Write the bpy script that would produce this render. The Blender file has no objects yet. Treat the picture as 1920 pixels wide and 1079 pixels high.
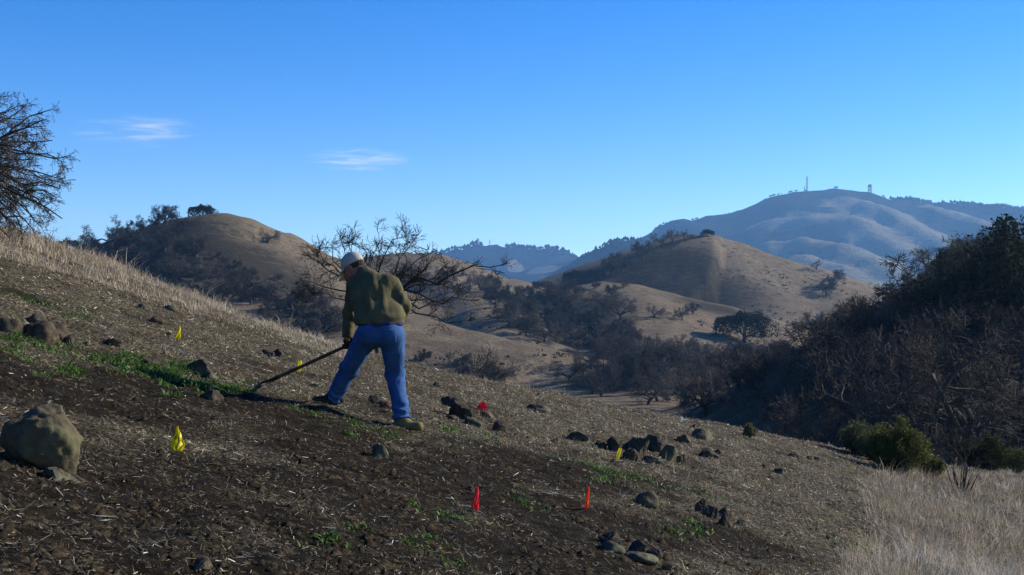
import bpy, math, random
import numpy as np
from mathutils import Vector, noise as mnoise

# ------------------------------------------------------------------ camera, sky, sun, exposure
SC = bpy.context.scene
COL = SC.collection
F = 2318.0                 # focal length in photo pixels (photo 1920 x 1079)
VH = 600.0                 # photo row of the eye-level horizon
cam_data = bpy.data.cameras.new('camera')
cam_data.sensor_width = 36.0
cam_data.lens = 36.0 * F / 1920.0
cam_data.shift_y = (VH - 539.5) / 1920.0
cam_data.clip_start = 0.05
cam_data.clip_end = 30000.0
cam = bpy.data.objects.new('camera', cam_data)
cam.location = (0, 0, 0)
cam.rotation_euler = (math.radians(90), 0, 0)
COL.objects.link(cam)
SC.camera = cam

SUN_AZ = math.radians(68)      # to the right of the view direction (+Y)
SUN_EL = math.radians(25)
SUN_DIR = np.array([math.sin(SUN_AZ) * math.cos(SUN_EL), math.cos(SUN_AZ) * math.cos(SUN_EL), math.sin(SUN_EL)])
W = bpy.data.worlds.new('World')
SC.world = W
W.use_nodes = True
wn = W.node_tree
wn.nodes.clear()
sky = wn.nodes.new('ShaderNodeTexSky')
sky.sky_type = 'NISHITA'
sky.sun_disc = False
sky.sun_elevation = SUN_EL
sky.sun_rotation = SUN_AZ
sky.altitude = 2200
sky.air_density = 1.0
sky.dust_density = 0.0
sky.ozone_density = 1.6
hs = wn.nodes.new('ShaderNodeHueSaturation')
hs.inputs['Saturation'].default_value = 1.5
hs.inputs['Value'].default_value = 0.95
hs.inputs['Hue'].default_value = 0.515
bgn = wn.nodes.new('ShaderNodeBackground')
bgn.inputs['Strength'].default_value = 0.108
won = wn.nodes.new('ShaderNodeOutputWorld')
wn.links.new(sky.outputs[0], hs.inputs['Color'])
wn.links.new(hs.outputs[0], bgn.inputs['Color'])
wn.links.new(bgn.outputs[0], won.inputs['Surface'])

sd = bpy.data.lights.new('sun', 'SUN')
sd.energy = 5.0
sd.angle = math.radians(0.53)
sd.color = (1.0, 0.92, 0.80)
so = bpy.data.objects.new('sun', sd)
so.rotation_euler = Vector(SUN_DIR).to_track_quat('Z', 'Y').to_euler()
so.location = (30, 5, 40)
COL.objects.link(so)

SC.view_settings.view_transform = 'Standard'
SC.view_settings.look = 'None'
SC.view_settings.exposure = 0.9
SC.view_settings.gamma = 1.0
SC.view_settings.use_curve_mapping = False
SC.cycles.max_bounces = 6
SC.cycles.diffuse_bounces = 2
SC.cycles.glossy_bounces = 2
SC.cycles.transmission_bounces = 3
SC.cycles.volume_bounces = 1
SC.cycles.transparent_max_bounces = 8
SC.cycles.use_denoising = True

# ------------------------------------------------------------------ helpers
rng = np.random.default_rng(11)
random.seed(11)


def P(u, v, D):
    """Point at depth D (metres along +Y) on the line of sight of a photo pixel."""
    return np.array([(u - 960.0) / F * D, D, (VH - v) / F * D])


_perm = np.random.default_rng(5).permutation(512)
_perm = np.concatenate([_perm, _perm])
_ang = np.random.default_rng(6).uniform(0, 2 * math.pi, 512)
_gx, _gy = np.cos(_ang), np.sin(_ang)


def perlin(x, y):
    xi, yi = np.floor(x).astype(int), np.floor(y).astype(int)
    xf, yf = x - xi, y - yi
    u = xf * xf * xf * (xf * (xf * 6 - 15) + 10)
    v = yf * yf * yf * (yf * (yf * 6 - 15) + 10)

    def g(ix, iy, fx, fy):
        h = _perm[(_perm[ix & 511] + iy) & 511]
        return _gx[h] * fx + _gy[h] * fy
    a = g(xi, yi, xf, yf)
    b = g(xi + 1, yi, xf - 1, yf)
    c = g(xi, yi + 1, xf, yf - 1)
    d = g(xi + 1, yi + 1, xf - 1, yf - 1)
    return (a + u * (b - a)) + v * ((c + u * (d - c)) - (a + u * (b - a)))


def fbm(x, y, octaves=4, gain=0.5):
    s, a, f = 0, 1.0, 1.0
    for i in range(octaves):
        s = s + a * perlin(x * f + 17.3 * i, y * f - 9.1 * i)
        a *= gain
        f *= 2.03
    return s


def sstep(a, b, x):
    t = np.clip((x - a) / (b - a), 0, 1)
    return t * t * (3 - 2 * t)


def smax(a, b, k):
    h = np.clip(k - np.abs(a - b), 0, None) / k
    return np.maximum(a, b) + h * h * k * 0.25


def mesh_np(name, verts, faces, mats=None, attrs=None, smooth=False, mat_index=None):
    """faces: int array (n,3) or (n,4)."""
    me = bpy.data.meshes.new(name)
    verts = np.ascontiguousarray(verts, dtype=np.float32).reshape(-1, 3)
    groups = faces if isinstance(faces, list) else [faces]
    groups = [np.asarray(g, dtype=np.int32) for g in groups if len(g)]
    nl = sum(g.size for g in groups)
    nf = sum(len(g) for g in groups)
    me.vertices.add(len(verts))
    me.vertices.foreach_set('co', verts.ravel())
    me.loops.add(nl)
    me.loops.foreach_set('vertex_index', np.concatenate([g.ravel() for g in groups]))
    me.polygons.add(nf)
    tot = np.concatenate([np.full(len(g), g.shape[1], np.int32) for g in groups])
    me.polygons.foreach_set('loop_start', np.concatenate([[0], np.cumsum(tot)[:-1]]).astype(np.int32))
    me.polygons.foreach_set('loop_total', tot)
    if smooth:
        me.polygons.foreach_set('use_smooth', np.ones(nf, dtype=bool))
    if mat_index is not None:
        me.polygons.foreach_set('material_index', np.asarray(mat_index, np.int32))
    for m in (mats or []):
        me.materials.append(m)
    for k, a in (attrs or {}).items():
        at = me.attributes.new(k, 'FLOAT', 'POINT')
        at.data.foreach_set('value', np.asarray(a, np.float32).ravel())
    me.update()
    me.validate()
    return me


def link(name, data, parent=None, loc=None, rz=0.0, scale=None):
    o = bpy.data.objects.new(name, data)
    COL.objects.link(o)
    if parent is not None:
        o.parent = parent
    if loc is not None:
        o.location = [float(c) for c in loc]
    if rz:
        o.rotation_euler = (0, 0, rz)
    if scale is not None:
        o.scale = scale if hasattr(scale, '__len__') else (scale,) * 3
    return o


def tag(o, label=None, cat=None, group=None, kind=None):
    if label:
        o['label'] = label
    if cat:
        o['category'] = cat
    if group:
        o['group'] = group
    if kind:
        o['kind'] = kind
    return o


def empty(name, loc, rz=0.0):
    o = bpy.data.objects.new(name, None)
    o.empty_display_size = 0.2
    COL.objects.link(o)
    o.location = [float(c) for c in loc]
    o.rotation_euler = (0, 0, rz)
    return o


def copy_tree(o, parent=None):
    c = o.copy()
    COL.objects.link(c)
    c.parent = parent
    for ch in o.children:
        copy_tree(ch, c)
    return c


# ------------------------------------------------------------------ materials
class NT:
    def __init__(self, name):
        self.m = bpy.data.materials.new(name)
        self.m.use_nodes = True
        self.t = self.m.node_tree
        self.b = self.t.nodes['Principled BSDF']
        self.b.inputs['Roughness'].default_value = 0.9
        self.b.inputs['Specular IOR Level'].default_value = 0.2
        self.out = self.t.nodes['Material Output']

    def n(self, kind, **kw):
        nd = self.t.nodes.new('ShaderNode' + kind)
        for k, v in kw.items():
            if k in nd.inputs:
                nd.inputs[k].default_value = v
            else:
                setattr(nd, k, v)
        return nd

    def l(self, a, b):
        self.t.links.new(a, b)

    def coord(self, which='Object'):
        return self.n('TexCoord').outputs[which]

    def noise(self, scale, detail=5, rough=0.55, vec=None, sx=None):
        nd = self.n('TexNoise', Scale=scale, Detail=detail, Roughness=rough)
        vec = vec or self.coord()
        if sx:
            mp = self.n('Mapping')
            mp.inputs['Scale'].default_value = sx
            self.l(vec, mp.inputs[0])
            vec = mp.outputs[0]
        self.l(vec, nd.inputs['Vector'])
        return nd.outputs['Fac']

    def ramp(self, fac, stops):
        r = self.n('ValToRGB')
        e = r.color_ramp.elements
        while len(e) < len(stops):
            e.new(0.5)
        for i, (p, c) in enumerate(stops):
            e[i].position = p
            e[i].color = (*c, 1) if hasattr(c, '__len__') else (c, c, c, 1)
        self.l(fac, r.inputs[0])
        return r.outputs[0]

    def mix(self, fac, a, b, mode='MIX'):
        m = self.n('Mix', data_type='RGBA', blend_type=mode)
        for sock, val in ((m.inputs[0], fac), (m.inputs[6], a), (m.inputs[7], b)):
            if hasattr(val, 'is_output'):
                self.l(val, sock)
            elif hasattr(val, '__len__'):
                sock.default_value = (*val, 1)
            else:
                sock.default_value = val
        return m.outputs[2]

    def math(self, op, a, b=0.0):
        m = self.n('Math', operation=op)
        for i, val in enumerate((a, b)):
            if hasattr(val, 'is_output'):
                self.l(val, m.inputs[i])
            else:
                m.inputs[i].default_value = val
        return m.outputs[0]

    def attr(self, name):
        return self.n('Attribute', attribute_name=name).outputs['Fac']

    def rand(self):
        return self.n('ObjectInfo').outputs['Random']

    def color(self, c, k=0.68):
        if hasattr(c, 'is_output'):
            c = self.mix(1.0, c, (k, k, k), 'MULTIPLY')
        else:
            c = tuple(q * k for q in c)
        if hasattr(c, 'is_output'):
            self.l(c, self.b.inputs['Base Color'])
        else:
            self.b.inputs['Base Color'].default_value = (*c, 1)
        return self

    def bump(self, h, strength=0.5, dist=0.02):
        b = self.n('Bump', Strength=strength, Distance=dist)
        self.l(h, b.inputs['Height'])
        self.l(b.outputs[0], self.b.inputs['Normal'])
        return self

    def set(self, **kw):
        for k, v in kw.items():
            self.b.inputs[k.replace('_', ' ')].default_value = v
        return self


# ------------------------------------------------------------------ the lie of the land
# near slope: height of the rounded shoulder, read along its brow (photo pixel, depth)
BROW = [(-420, 330, 24), (-160, 384, 23), (0, 428, 22), (91, 455, 21.5), (182, 490, 21), (259, 521, 21), (337, 554, 20.5), (415, 582, 20),
        (480, 603, 20), (600, 645, 20), (700, 668, 20), (773, 683, 20), (847, 701, 20), (958, 722, 20), (1034, 735, 20.5),
        (1112, 754, 21), (1206, 774, 22), (1300, 786, 23), (1394, 802, 24.5), (1500, 826, 26), (1600, 848, 27), (1760, 872, 29),
        (1920, 890, 31), (2200, 922, 33), (2600, 960, 34)]
_bx = np.array([(u - 960) / F * d for u, v, d in BROW])
_bz = np.array([(VH - v) / F * d for u, v, d in BROW])
_bd = np.array([float(d) for u, v, d in BROW])
_fx = np.linspace(-40, 40, 1601)
_fz = np.interp(_fx, _bx, _bz)
_fz = np.where(_fx < _bx[0], _bz[0] - 0.25 * (_fx - _bx[0]), _fz)
_fz = np.where(_fx > _bx[-1], _bz[-1] - 0.10 * (_fx - _bx[-1]), _fz)
_k = np.exp(-0.5 * (np.arange(-60, 61) / 18.0) ** 2)
_k /= _k.sum()
_fz2 = np.convolve(np.pad(_fz, 60, mode='edge'), _k, 'valid')
_fyc = np.convolve(np.pad(np.interp(_fx, _bx, _bd), 60, mode='edge'), _k, 'valid')


def near_slope(x, y):
    s = np.interp(x, _fx, _fz2)
    yc = np.interp(x, _fx, _fyc)
    z = s - 0.0112 * np.clip(yc - y, 0, 25)
    z = z - 0.28 * np.clip(1 - y / 5.0, 0, 1.5) ** 2
    b = np.clip(y - yc + 1.0, 0, None)
    z = z - np.where(b < 12, 0.016 * b * b, 0.016 * 144 + 0.384 * (b - 12))
    return z


# hill crests: points (photo u, v, depth), cross slopes (left or far side, right or near side), crest roundness
RIDGES = {
    'left_hill': ([(-300, 490, 560), (100, 478, 520), (170, 470, 500), (240, 452, 478), (300, 428, 458), (360, 404, 442), (425, 394, 432),
                   (470, 402, 431), (520, 427, 430), (570, 457, 425), (610, 484, 420), (660, 522, 410), (720, 560, 395)], .42, .50, 16),
    'left_foot': ([(410, 440, 398), (400, 475, 370), (390, 525, 330), (420, 575, 290)], .44, .56, 20),
    'second_hill': ([(600, 515, 590), (660, 490, 585), (720, 473, 580), (770, 469, 575), (830, 476, 570), (890, 496, 565), (945, 520, 560), (1010, 549, 545)], .3, .34, 18),
    'second_spur': ([(800, 500, 540), (850, 535, 455), (893, 562, 400), (925, 590, 360), (948, 622, 330)], .4, .6, 10),
    'trail_spur': ([(470, 545, 330), (560, 552, 310), (640, 567, 295), (760, 592, 285), (900, 626, 275), (1000, 649, 268), (1100, 672, 262), (1150, 690, 255)], .30, .24, 12),
    'mid_ridge': ([(960, 566, 445), (1050, 546, 440), (1128, 528, 436), (1180, 538, 428), (1240, 562, 418), (1300, 586, 408), (1362, 611, 396), (1430, 640, 370)], .36, .34, 10),
    'mid_spur': ([(1180, 538, 428), (1190, 590, 370), (1215, 640, 325), (1240, 690, 280)], .3, .6, 14),
    'knoll': ([(1020, 560, 960), (1090, 536, 880), (1140, 517, 815), (1200, 482, 750), (1250, 456, 700), (1300, 441, 664)], .42, .62, 16),
    'knoll_right': ([(1300, 441, 664), (1325, 440, 660), (1350, 445, 660), (1400, 463, 655), (1450, 485, 650), (1520, 505, 640), (1580, 528, 630), (1640, 560, 610)], .42, .36, 18),
    'knoll_spur': ([(1328, 466, 638), (1350, 505, 605), (1380, 555, 560), (1425, 605, 505)], .34, .74, 34),
    'knoll_gully': ([(1520, 505, 640), (1550, 550, 590), (1585, 600, 540)], .4, .6, 10),
    'right_hill': ([(1500, 760, 240), (1580, 722, 225), (1660, 658, 205), (1750, 586, 180), (1850, 524, 160), (1960, 470, 140), (2150, 420, 120), (2600, 350, 100)], .3, .60, 9),
    'right_foot': ([(1850, 512, 160), (1840, 610, 115), (1800, 700, 85)], .3, .62, 8),
    'far_range': ([(600, 500, 4300), (760, 480, 4200), (830, 470, 4200), (850, 463, 4200), (868, 466, 4190), (892, 458, 4180), (910, 460, 4180), (925, 454, 4170), (945, 464, 4150), (965, 461, 4140), (1040, 465, 4100), (1062, 476, 4050), (1100, 486, 4000), (1200, 500, 4000)], .3, .3, 20),
    'far_foot': ([(860, 500, 3500), (940, 505, 3300), (1010, 520, 3100)], .3, .25, 60),
    'shoulder': ([(1030, 522, 2500), (1080, 492, 2550), (1130, 463, 2600), (1165, 447, 2620), (1195, 443, 2640), (1240, 452, 2600), (1300, 480, 2500)], .36, .3, 25),
    'mountain': ([(1190, 452, 3500), (1215, 440, 3520), (1255, 414, 3540), (1278, 409, 3550), (1300, 411, 3550), (1340, 400, 3570), (1400, 382, 3600), (1440, 368, 3600), (1480, 356, 3600),
                  (1530, 356, 3600), (1575, 351, 3600), (1630, 354, 3590), (1670, 364, 3570), (1720, 368, 3550), (1760, 377, 3500), (1810, 384, 3450), (1860, 381, 3400),
                  (1920, 392, 3300), (2100, 410, 3100), (2500, 420, 2900)], .3, .3, 30),
    'flank_a': ([(1590, 386, 3380), (1620, 375, 3330), (1650, 384, 3250), (1700, 412, 3080), (1760, 445, 2900), (1830, 485, 2700), (1920, 535, 2500)], .38, .5, 14),
    'flank_b': ([(1455, 404, 3300), (1530, 402, 3200), (1600, 404, 3120), (1660, 440, 2900), (1720, 478, 2720), (1780, 515, 2500)], .38, .5, 14),
    'flank_c': ([(1400, 462, 2900), (1445, 436, 2850), (1500, 428, 2800), (1560, 446, 2700), (1630, 480, 2520), (1690, 505, 2400)], .38, .5, 14),
    'flank_d': ([(1440, 500, 2600), (1490, 470, 2580), (1560, 490, 2480), (1640, 525, 2300)], .4, .34, 14),
    'flank_e': ([(1735, 382, 3350), (1790, 394, 3250), (1840, 412, 3100), (1900, 430, 2950)], .4, .34, 14),
}
RID = {}
for _n, (_pts, _sl, _sr, _rd) in RIDGES.items():
    RID[_n] = (np.array([P(*q) for q in _pts]), _sl, _sr, _rd)


def ridge_height(x, y, name):
    pts, sl, sr, rd = RID[name]
    best = np.full(np.shape(x), -1e4)
    bd = np.full(np.shape(x), 1e9)
    for a, b in zip(pts[:-1], pts[1:]):
        dx, dy = b[0] - a[0], b[1] - a[1]
        L2 = dx * dx + dy * dy
        t = np.clip(((x - a[0]) * dx + (y - a[1]) * dy) / L2, 0, 1)
        qx, qy = x - (a[0] + t * dx), y - (a[1] + t * dy)
        d = np.hypot(qx, qy)
        side = (qx * dy - qy * dx) / (math.sqrt(L2) * (d + 1e-6))     # +1: right-hand side of the direction of travel
        s = sl + (sr - sl) * (side * 0.5 + 0.5)
        h = a[2] + t * (b[2] - a[2]) - s * (np.sqrt(d * d + rd * rd) - rd)
        near = d < bd
        best = np.where(near, h, best)
        bd = np.where(near, d, bd)
    return best


FLOOR = -13.0


def mid_far(x, y):
    z = np.full(np.shape(x), FLOOR) + 1.2 * fbm(x / 60.0, y / 60.0, 3)
    lo, hi = np.min(y), np.max(y)
    for n in RID:
        far = RID[n][0][0][1] > 1000
        if (far and hi < 900) or (not far and lo > 1500):
            continue
        z = smax(z, ridge_height(x, y, n), 14.0 if far else 4.0)
    r = np.hypot(x, y)
    amp = sstep(60, 160, r)
    z = z + amp * (0.75 * fbm(x / 24.0, y / 24.0, 4)) + sstep(150, 420, r) * (1.8 * fbm(x / 95.0 + 3, y / 95.0, 4) - 2.2 * (0.25 - np.abs(fbm(x / 46.0 + 9, y / 70.0, 3))).clip(0, 1))
    z = z + sstep(1200, 2400, r) * (30.0 * (0.45 - np.abs(fbm(x / 380.0 + 8, y / 380.0, 4))) + 9.0 * (0.35 - np.abs(fbm(x / 150.0 + 2, y / 190.0, 3)))) - sstep(1200, 2400, r) * 15
    return z


def H(x, y):
    x = np.asarray(x, float)
    y = np.asarray(y, float)
    return smax(near_slope(x, y), mid_far(x, y), 2.0)


def micro(x, y):
    """small lumps and hollows of the near soil"""
    w = sstep(60, 25, np.hypot(x, y))
    return w * (0.055 * fbm(x / 1.3, y / 1.3, 3) + 0.034 * fbm(x / 0.30 + 5, y / 0.30, 3) + 0.020 * fbm(x / 0.13 + 2, y / 0.13, 2) * sstep(22, 12, np.hypot(x, y)))


_yn = np.linspace(2.5, 42, 700)
_ym = np.geomspace(40, 890, 900)
_yf = np.geomspace(900, 5000, 500)
_tm = np.linspace(-0.55, 0.55, 440)                       # tangent of the bearing
_HM = H(_tm[:, None] * _ym[None], np.broadcast_to(_ym, (440, 900)))


def hit(u, v, dmin=0.0, dmax=1e9):
    """Where the line of sight of a photo pixel meets the ground."""
    t, w = (u - 960.0) / F, (VH - v) / F
    if dmin >= 890:
        ys_, g = _yf, H(t * _yf, _yf)
    elif dmin >= 40:
        f = np.clip((t + 0.55) / 1.1 * 439, 0, 438.999)
        i = int(f)
        ys_, g = _ym, _HM[i] * (1 - (f - i)) + _HM[i + 1] * (f - i)
    else:
        ys_, g = _yn, near_slope(t * _yn, _yn) + micro(t * _yn, _yn)
    s = (ys_ >= dmin) & (ys_ <= dmax)
    ys_, g = ys_[s], g[s]
    z = w * ys_
    k = np.nonzero(g >= z)[0]
    if len(k) == 0:
        i = int(np.argmin((z - g) / ys_))                 # above the brow: the point that comes closest
        return np.array([t * ys_[i], ys_[i], g[i]])
    i = k[0]
    if i == 0:
        return np.array([t * ys_[0], ys_[0], g[0]])
    a, b = (z - g)[i - 1], (g - z)[i]
    yy = ys_[i - 1] + a / (a + b + 1e-9) * (ys_[i] - ys_[i - 1])
    return np.array([t * yy, yy, w * yy])


def ground(x, y):
    return float(H(x, y)) + float(micro(np.asarray(x, float), np.asarray(y, float)))


def in_poly(poly, u, v):
    c = False
    n = len(poly)
    for i in range(n):
        (x1, y1), (x2, y2) = poly[i], poly[(i + 1) % n]
        if (y1 > v) != (y2 > v) and u < (x2 - x1) * (v - y1) / (y2 - y1) + x1:
            c = not c
    return c


def to_photo(p):
    return 960 + p[0] / p[1] * F, VH - p[2] / p[1] * F

# ------------------------------------------------------------------ ground: near slope, valley and hills, mountains
def soil_material():
    t = NT('soil_and_straw')
    co = t.coord()
    n1 = t.noise(2.2, 8, 0.65, co)
    n2 = t.noise(14.0, 8, 0.7, co)
    n3 = t.noise(70.0, 6, 0.7, co)
    dark = t.ramp(n2, [(0.3, (0.006, 0.0046, 0.003)), (0.5, (0.025, 0.019, 0.0118)), (0.75, (0.07, 0.054, 0.034))])
    n4 = t.noise(46.0, 3, 0.6, co, (1.0, 0.45, 1.0))
    litter = t.ramp(t.math('ADD', t.math('MULTIPLY', n3, .5), t.math('MULTIPLY', n4, .5)), [(0.40, (0.022, 0.017, 0.010)), (0.5, (0.095, 0.077, 0.046)), (0.58, (0.24, 0.205, 0.13)), (0.66, (0.40, 0.35, 0.25))])
    cover = t.math('ADD', t.attr('straw'), t.math('MULTIPLY', t.math('SUBTRACT', n1, 0.5), 0.9))
    c = t.mix(t.ramp(cover, [(0.3, 0.0), (0.8, 1.0)]), dark, litter)
    green = t.ramp(n3, [(0.35, (0.012, 0.022, 0.006)), (0.65, (0.05, 0.085, 0.02))])
    c = t.mix(t.math('MULTIPLY', t.attr('green'), t.ramp(n2, [(0.45, 0.0), (0.62, 0.5)])), c, green)
    t.color(c)
    h = t.math('ADD', t.math('MULTIPLY', n2, 0.7), t.math('MULTIPLY', n3, 0.35))
    t.bump(h, 1.0, 0.07)
    t.set(Roughness=1.0, Specular_IOR_Level=0.05)
    return t.m


def hill_material():
    t = NT('dry_hill_grass')
    co = t.coord()
    n1 = t.noise(0.02, 6, 0.6, co)
    n2 = t.noise(0.22, 8, 0.68, co)
    n3 = t.noise(1.6, 8, 0.7, co)
    grass = t.ramp(n1, [(0.3, (0.19, 0.143, 0.094)), (0.5, (0.285, 0.226, 0.15)), (0.72, (0.36, 0.297, 0.205))])
    grass = t.mix(t.ramp(n2, [(0.36, 0.6), (0.56, 0.0)]), grass, (0.10, 0.075, 0.045))
    grass = t.mix(t.ramp(n3, [(0.4, 0.75), (0.58, 0.0)]), grass, (0.085, 0.065, 0.04))
    # slanting stock trails and scuffed terraces
    wv = t.n('TexWave', Scale=0.16, Distortion=6.0, Detail=3.0)
    wv.bands_direction = 'Z'
    t.l(co, wv.inputs['Vector'])
    grass = t.mix(t.math('MULTIPLY', t.ramp(wv.outputs['Fac'], [(0.55, 0.0), (0.9, 0.08)]), t.ramp(n1, [(0.4, 0.0), (0.6, 1.0)])), grass, (0.13, 0.095, 0.055))
    litter = t.ramp(n2, [(0.35, (0.016, 0.015, 0.010)), (0.6, (0.042, 0.037, 0.023)), (0.75, (0.11, 0.088, 0.055))])  # litter and scrub tone, deepened to carry the knoll's painted shade
    w = t.math('ADD', t.attr('wood'), t.math('MULTIPLY', t.math('SUBTRACT', n2, 0.5), 1.6))  # mask of litter and scrub, with the knoll's shade put in as colour
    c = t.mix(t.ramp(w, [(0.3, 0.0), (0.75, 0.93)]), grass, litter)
    vo = t.n('TexVoronoi', Scale=0.16)
    t.l(co, vo.inputs['Vector'])
    dots = t.math('MULTIPLY', t.ramp(vo.outputs['Distance'], [(0.16, 1.0), (0.34, 0.0)]), t.ramp(n1, [(0.42, 0.0), (0.56, 0.8)]))
    c = t.mix(dots, c, (0.05, 0.045, 0.028))
    c = t.mix(t.math('MULTIPLY', t.attr('trail'), 0.8), c, (0.36, 0.29, 0.19))
    t.color(c)
    t.bump(t.math('ADD', n2, t.math('MULTIPLY', n3, 0.25)), 0.7, 0.9)
    t.set(Roughness=1.0, Specular_IOR_Level=0.03)
    return t.m


def mountain_material():
    t = NT('mountain_cover')
    co = t.coord()
    n1 = t.noise(0.006, 8, 0.62, co)
    n2 = t.noise(0.05, 8, 0.7, co)
    forest = t.ramp(n2, [(0.35, (0.008, 0.012, 0.008)), (0.6, (0.022, 0.028, 0.018)), (0.78, (0.05, 0.052, 0.034))])
    grass = t.ramp(n2, [(0.3, (0.16, 0.14, 0.09)), (0.7, (0.28, 0.25, 0.165))])
    w = t.math('ADD', t.attr('grass'), t.math('MULTIPLY', t.math('SUBTRACT', n1, 0.5), 1.1))
    c = t.mix(t.ramp(w, [(0.52, 0.0), (0.68, 1.0)]), forest, grass)
    t.color(c)
    t.bump(t.math('ADD', t.math('MULTIPLY', n1, 2.0), n2), 0.9, 16.0)
    t.set(Roughness=1.0, Specular_IOR_Level=0.02)
    return t.m


def grid_faces(nx, ny):
    i = np.arange(nx * ny).reshape(ny, nx)
    return np.stack([i[:-1, :-1], i[:-1, 1:], i[1:, 1:], i[1:, :-1]], -1).reshape(-1, 4)


def blob(x, y, spots):
    """soft union of round patches (photo u, v, radius in metres)"""
    out = np.zeros(np.shape(x))
    for u, v, r in spots:
        c = hit(u, v, 3, 40)
        out = np.maximum(out, np.exp(-(((x - c[0]) ** 2 + (y - c[1]) ** 2) / (r * r))))
    return out


BARE = [(60, 720, 1.0), (180, 745, 1.0), (330, 735, .9), (460, 755, .9), (560, 790, .9), (640, 840, .8), (740, 890, .8), (860, 880, .8), (980, 885, .9), (1090, 875, .7),
        (940, 945, .7), (1060, 950, .6), (700, 960, .7), (560, 900, .6), (420, 950, .8), (250, 980, .8), (80, 960, .6), (60, 1040, .6), (330, 1050, .6), (600, 1040, .6), (1000, 1030, .7), (840, 1010, .5), (1190, 990, .6), (1330, 1000, .6)]
GREEN = [(25, 640, .3), (40, 656, .3), (90, 668, .28), (130, 664, .25), (120, 684, .25), (180, 676, .2), (235, 690, .22), (270, 698, .28), (300, 685, .25), (310, 712, .28), (340, 698, .25), (350, 722, .28), (385, 720, .22), (425, 728, .1), (1120, 872, .22), (1150, 890, .22), (1185, 898, .2), (1085, 868, .18), (1130, 900, .15),
         (655, 795, .18), (690, 810, .15), (585, 775, .15), (850, 812, .2), (905, 818, .15), (825, 968, .12), (815, 1035, .12), (650, 1030, .15), (1640, 935, .25), (1660, 955, .25), (1640, 1045, .2), (60, 560, .3), (110, 575, .25), (150, 590, .2), (1295, 985, .15), (1260, 1005, .15), (1310, 920, .15), (985, 940, .08)]


def straw_cover(x, y):
    b = blob(x, y, BARE)
    return np.clip(0.74 - 0.80 * b + 0.55 * fbm(x / 0.8, y / 0.8, 4), 0, 1)


# near slope
xs = np.concatenate([np.linspace(-30, -9, 40)[:-1], np.linspace(-9, -6.5, 26)[:-1], np.linspace(-6.5, 7, 290)[:-1], np.linspace(7, 12, 50)[:-1], np.linspace(12, 36, 40)])
ys = np.concatenate([np.linspace(-6, 3, 16)[:-1], np.linspace(3, 13, 240)[:-1], np.linspace(13, 22, 110)[:-1], np.linspace(22, 36, 60)[:-1], np.linspace(36, 64, 40)])
X, Y = np.meshgrid(xs, ys)
Z = H(X, Y) + micro(X, Y)
STRAW = straw_cover(X, Y)
GRN = blob(X, Y, GREEN)
me = mesh_np('ground', np.stack([X, Y, Z], -1), grid_faces(len(xs), len(ys)), [soil_material()], {'straw': STRAW, 'green': GRN}, smooth=True)
tag(link('ground', me), kind='structure')


def trail_mask(x, y, pts, w):
    m = np.zeros(np.shape(x))
    for a, b in zip(pts[:-1], pts[1:]):
        d = b[:2] - a[:2]
        t = np.clip(((x - a[0]) * d[0] + (y - a[1]) * d[1]) / (d @ d), 0, 1)
        m = np.maximum(m, np.exp(-((x - a[0] - t * d[0]) ** 2 + (y - a[1] - t * d[1]) ** 2) / (w * w)))
    return m


def polar(r0, r1, nr, na, a0, a1):
    r = np.geomspace(r0, r1, nr)
    a = np.radians(np.linspace(a0, a1, na))
    A, R = np.meshgrid(a, r)
    return R * np.sin(A), R * np.cos(A)

# ------------------------------------------------------------------ trees
def bark_material(name, c0, c1, scale=6.0):
    t = NT(name)
    n = t.noise(scale, 6, 0.65, None, (1, 1, 0.35))
    c = t.ramp(n, [(0.3, c0), (0.7, c1)])
    v = t.ramp(t.rand(), [(0.0, (0.5, 0.51, 0.53)), (0.5, (0.95, 0.96, 0.93)), (1.0, (1.5, 1.47, 1.36))])
    t.color(t.mix(1.0, c, v, 'MULTIPLY'))
    t.bump(n, 0.6, 0.03)
    return t.m


def leaf_material(name, c0, c1):
    t = NT(name)
    n = t.noise(0.9, 4, 0.6)
    n2 = t.noise(7.0, 3, 0.6)
    c = t.ramp(t.math('ADD', t.math('MULTIPLY', n, 0.6), t.math('MULTIPLY', n2, 0.4)), [(0.32, c0), (0.68, c1)])
    t.color(c)
    t.set(Roughness=0.9, Specular_IOR_Level=0.05)
    c = t.mix(1.0, c, (.68, .68, .68), 'MULTIPLY')
    tr = t.n('BsdfTranslucent')
    t.l(c, tr.inputs['Color'])
    mx = t.n('MixShader')
    mx.inputs[0].default_value = 0.25
    t.l(t.b.outputs[0], mx.inputs[1])
    t.l(tr.outputs[0], mx.inputs[2])
    t.l(mx.outputs[0], t.out.inputs['Surface'])
    return t.m


M_BARK = bark_material('oak_bark', (0.03, 0.025, 0.021), (0.10, 0.086, 0.072))
M_TWIG = bark_material('oak_twigs', (0.06, 0.05, 0.042), (0.16, 0.135, 0.112), 2.0)
M_TWIG_DARK = bark_material('dark_twigs', (0.022, 0.0205, 0.019), (0.07, 0.065, 0.058), 2.0)
M_TWIG_RED = bark_material('reddish_twigs', (0.026, 0.022, 0.020), (0.088, 0.077, 0.068), 2.0)
M_TWIG_PALE = bark_material('pale_twigs', (0.16, 0.14, 0.12), (0.36, 0.33, 0.29), 2.0)
M_LEAF_OAK = leaf_material('live_oak_leaves', (0.008, 0.012, 0.006), (0.035, 0.042, 0.018))
M_LEAF_BRUSH = leaf_material('brush_leaves', (0.045, 0.058, 0.014), (0.21, 0.22, 0.065))
M_LEAF_BRUSH2 = leaf_material('grey_brush_leaves', (0.06, 0.07, 0.03), (0.22, 0.235, 0.11))
M_LEAF_DARK = leaf_material('dark_brush_leaves', (0.012, 0.018, 0.006), (0.05, 0.06, 0.018))


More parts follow.
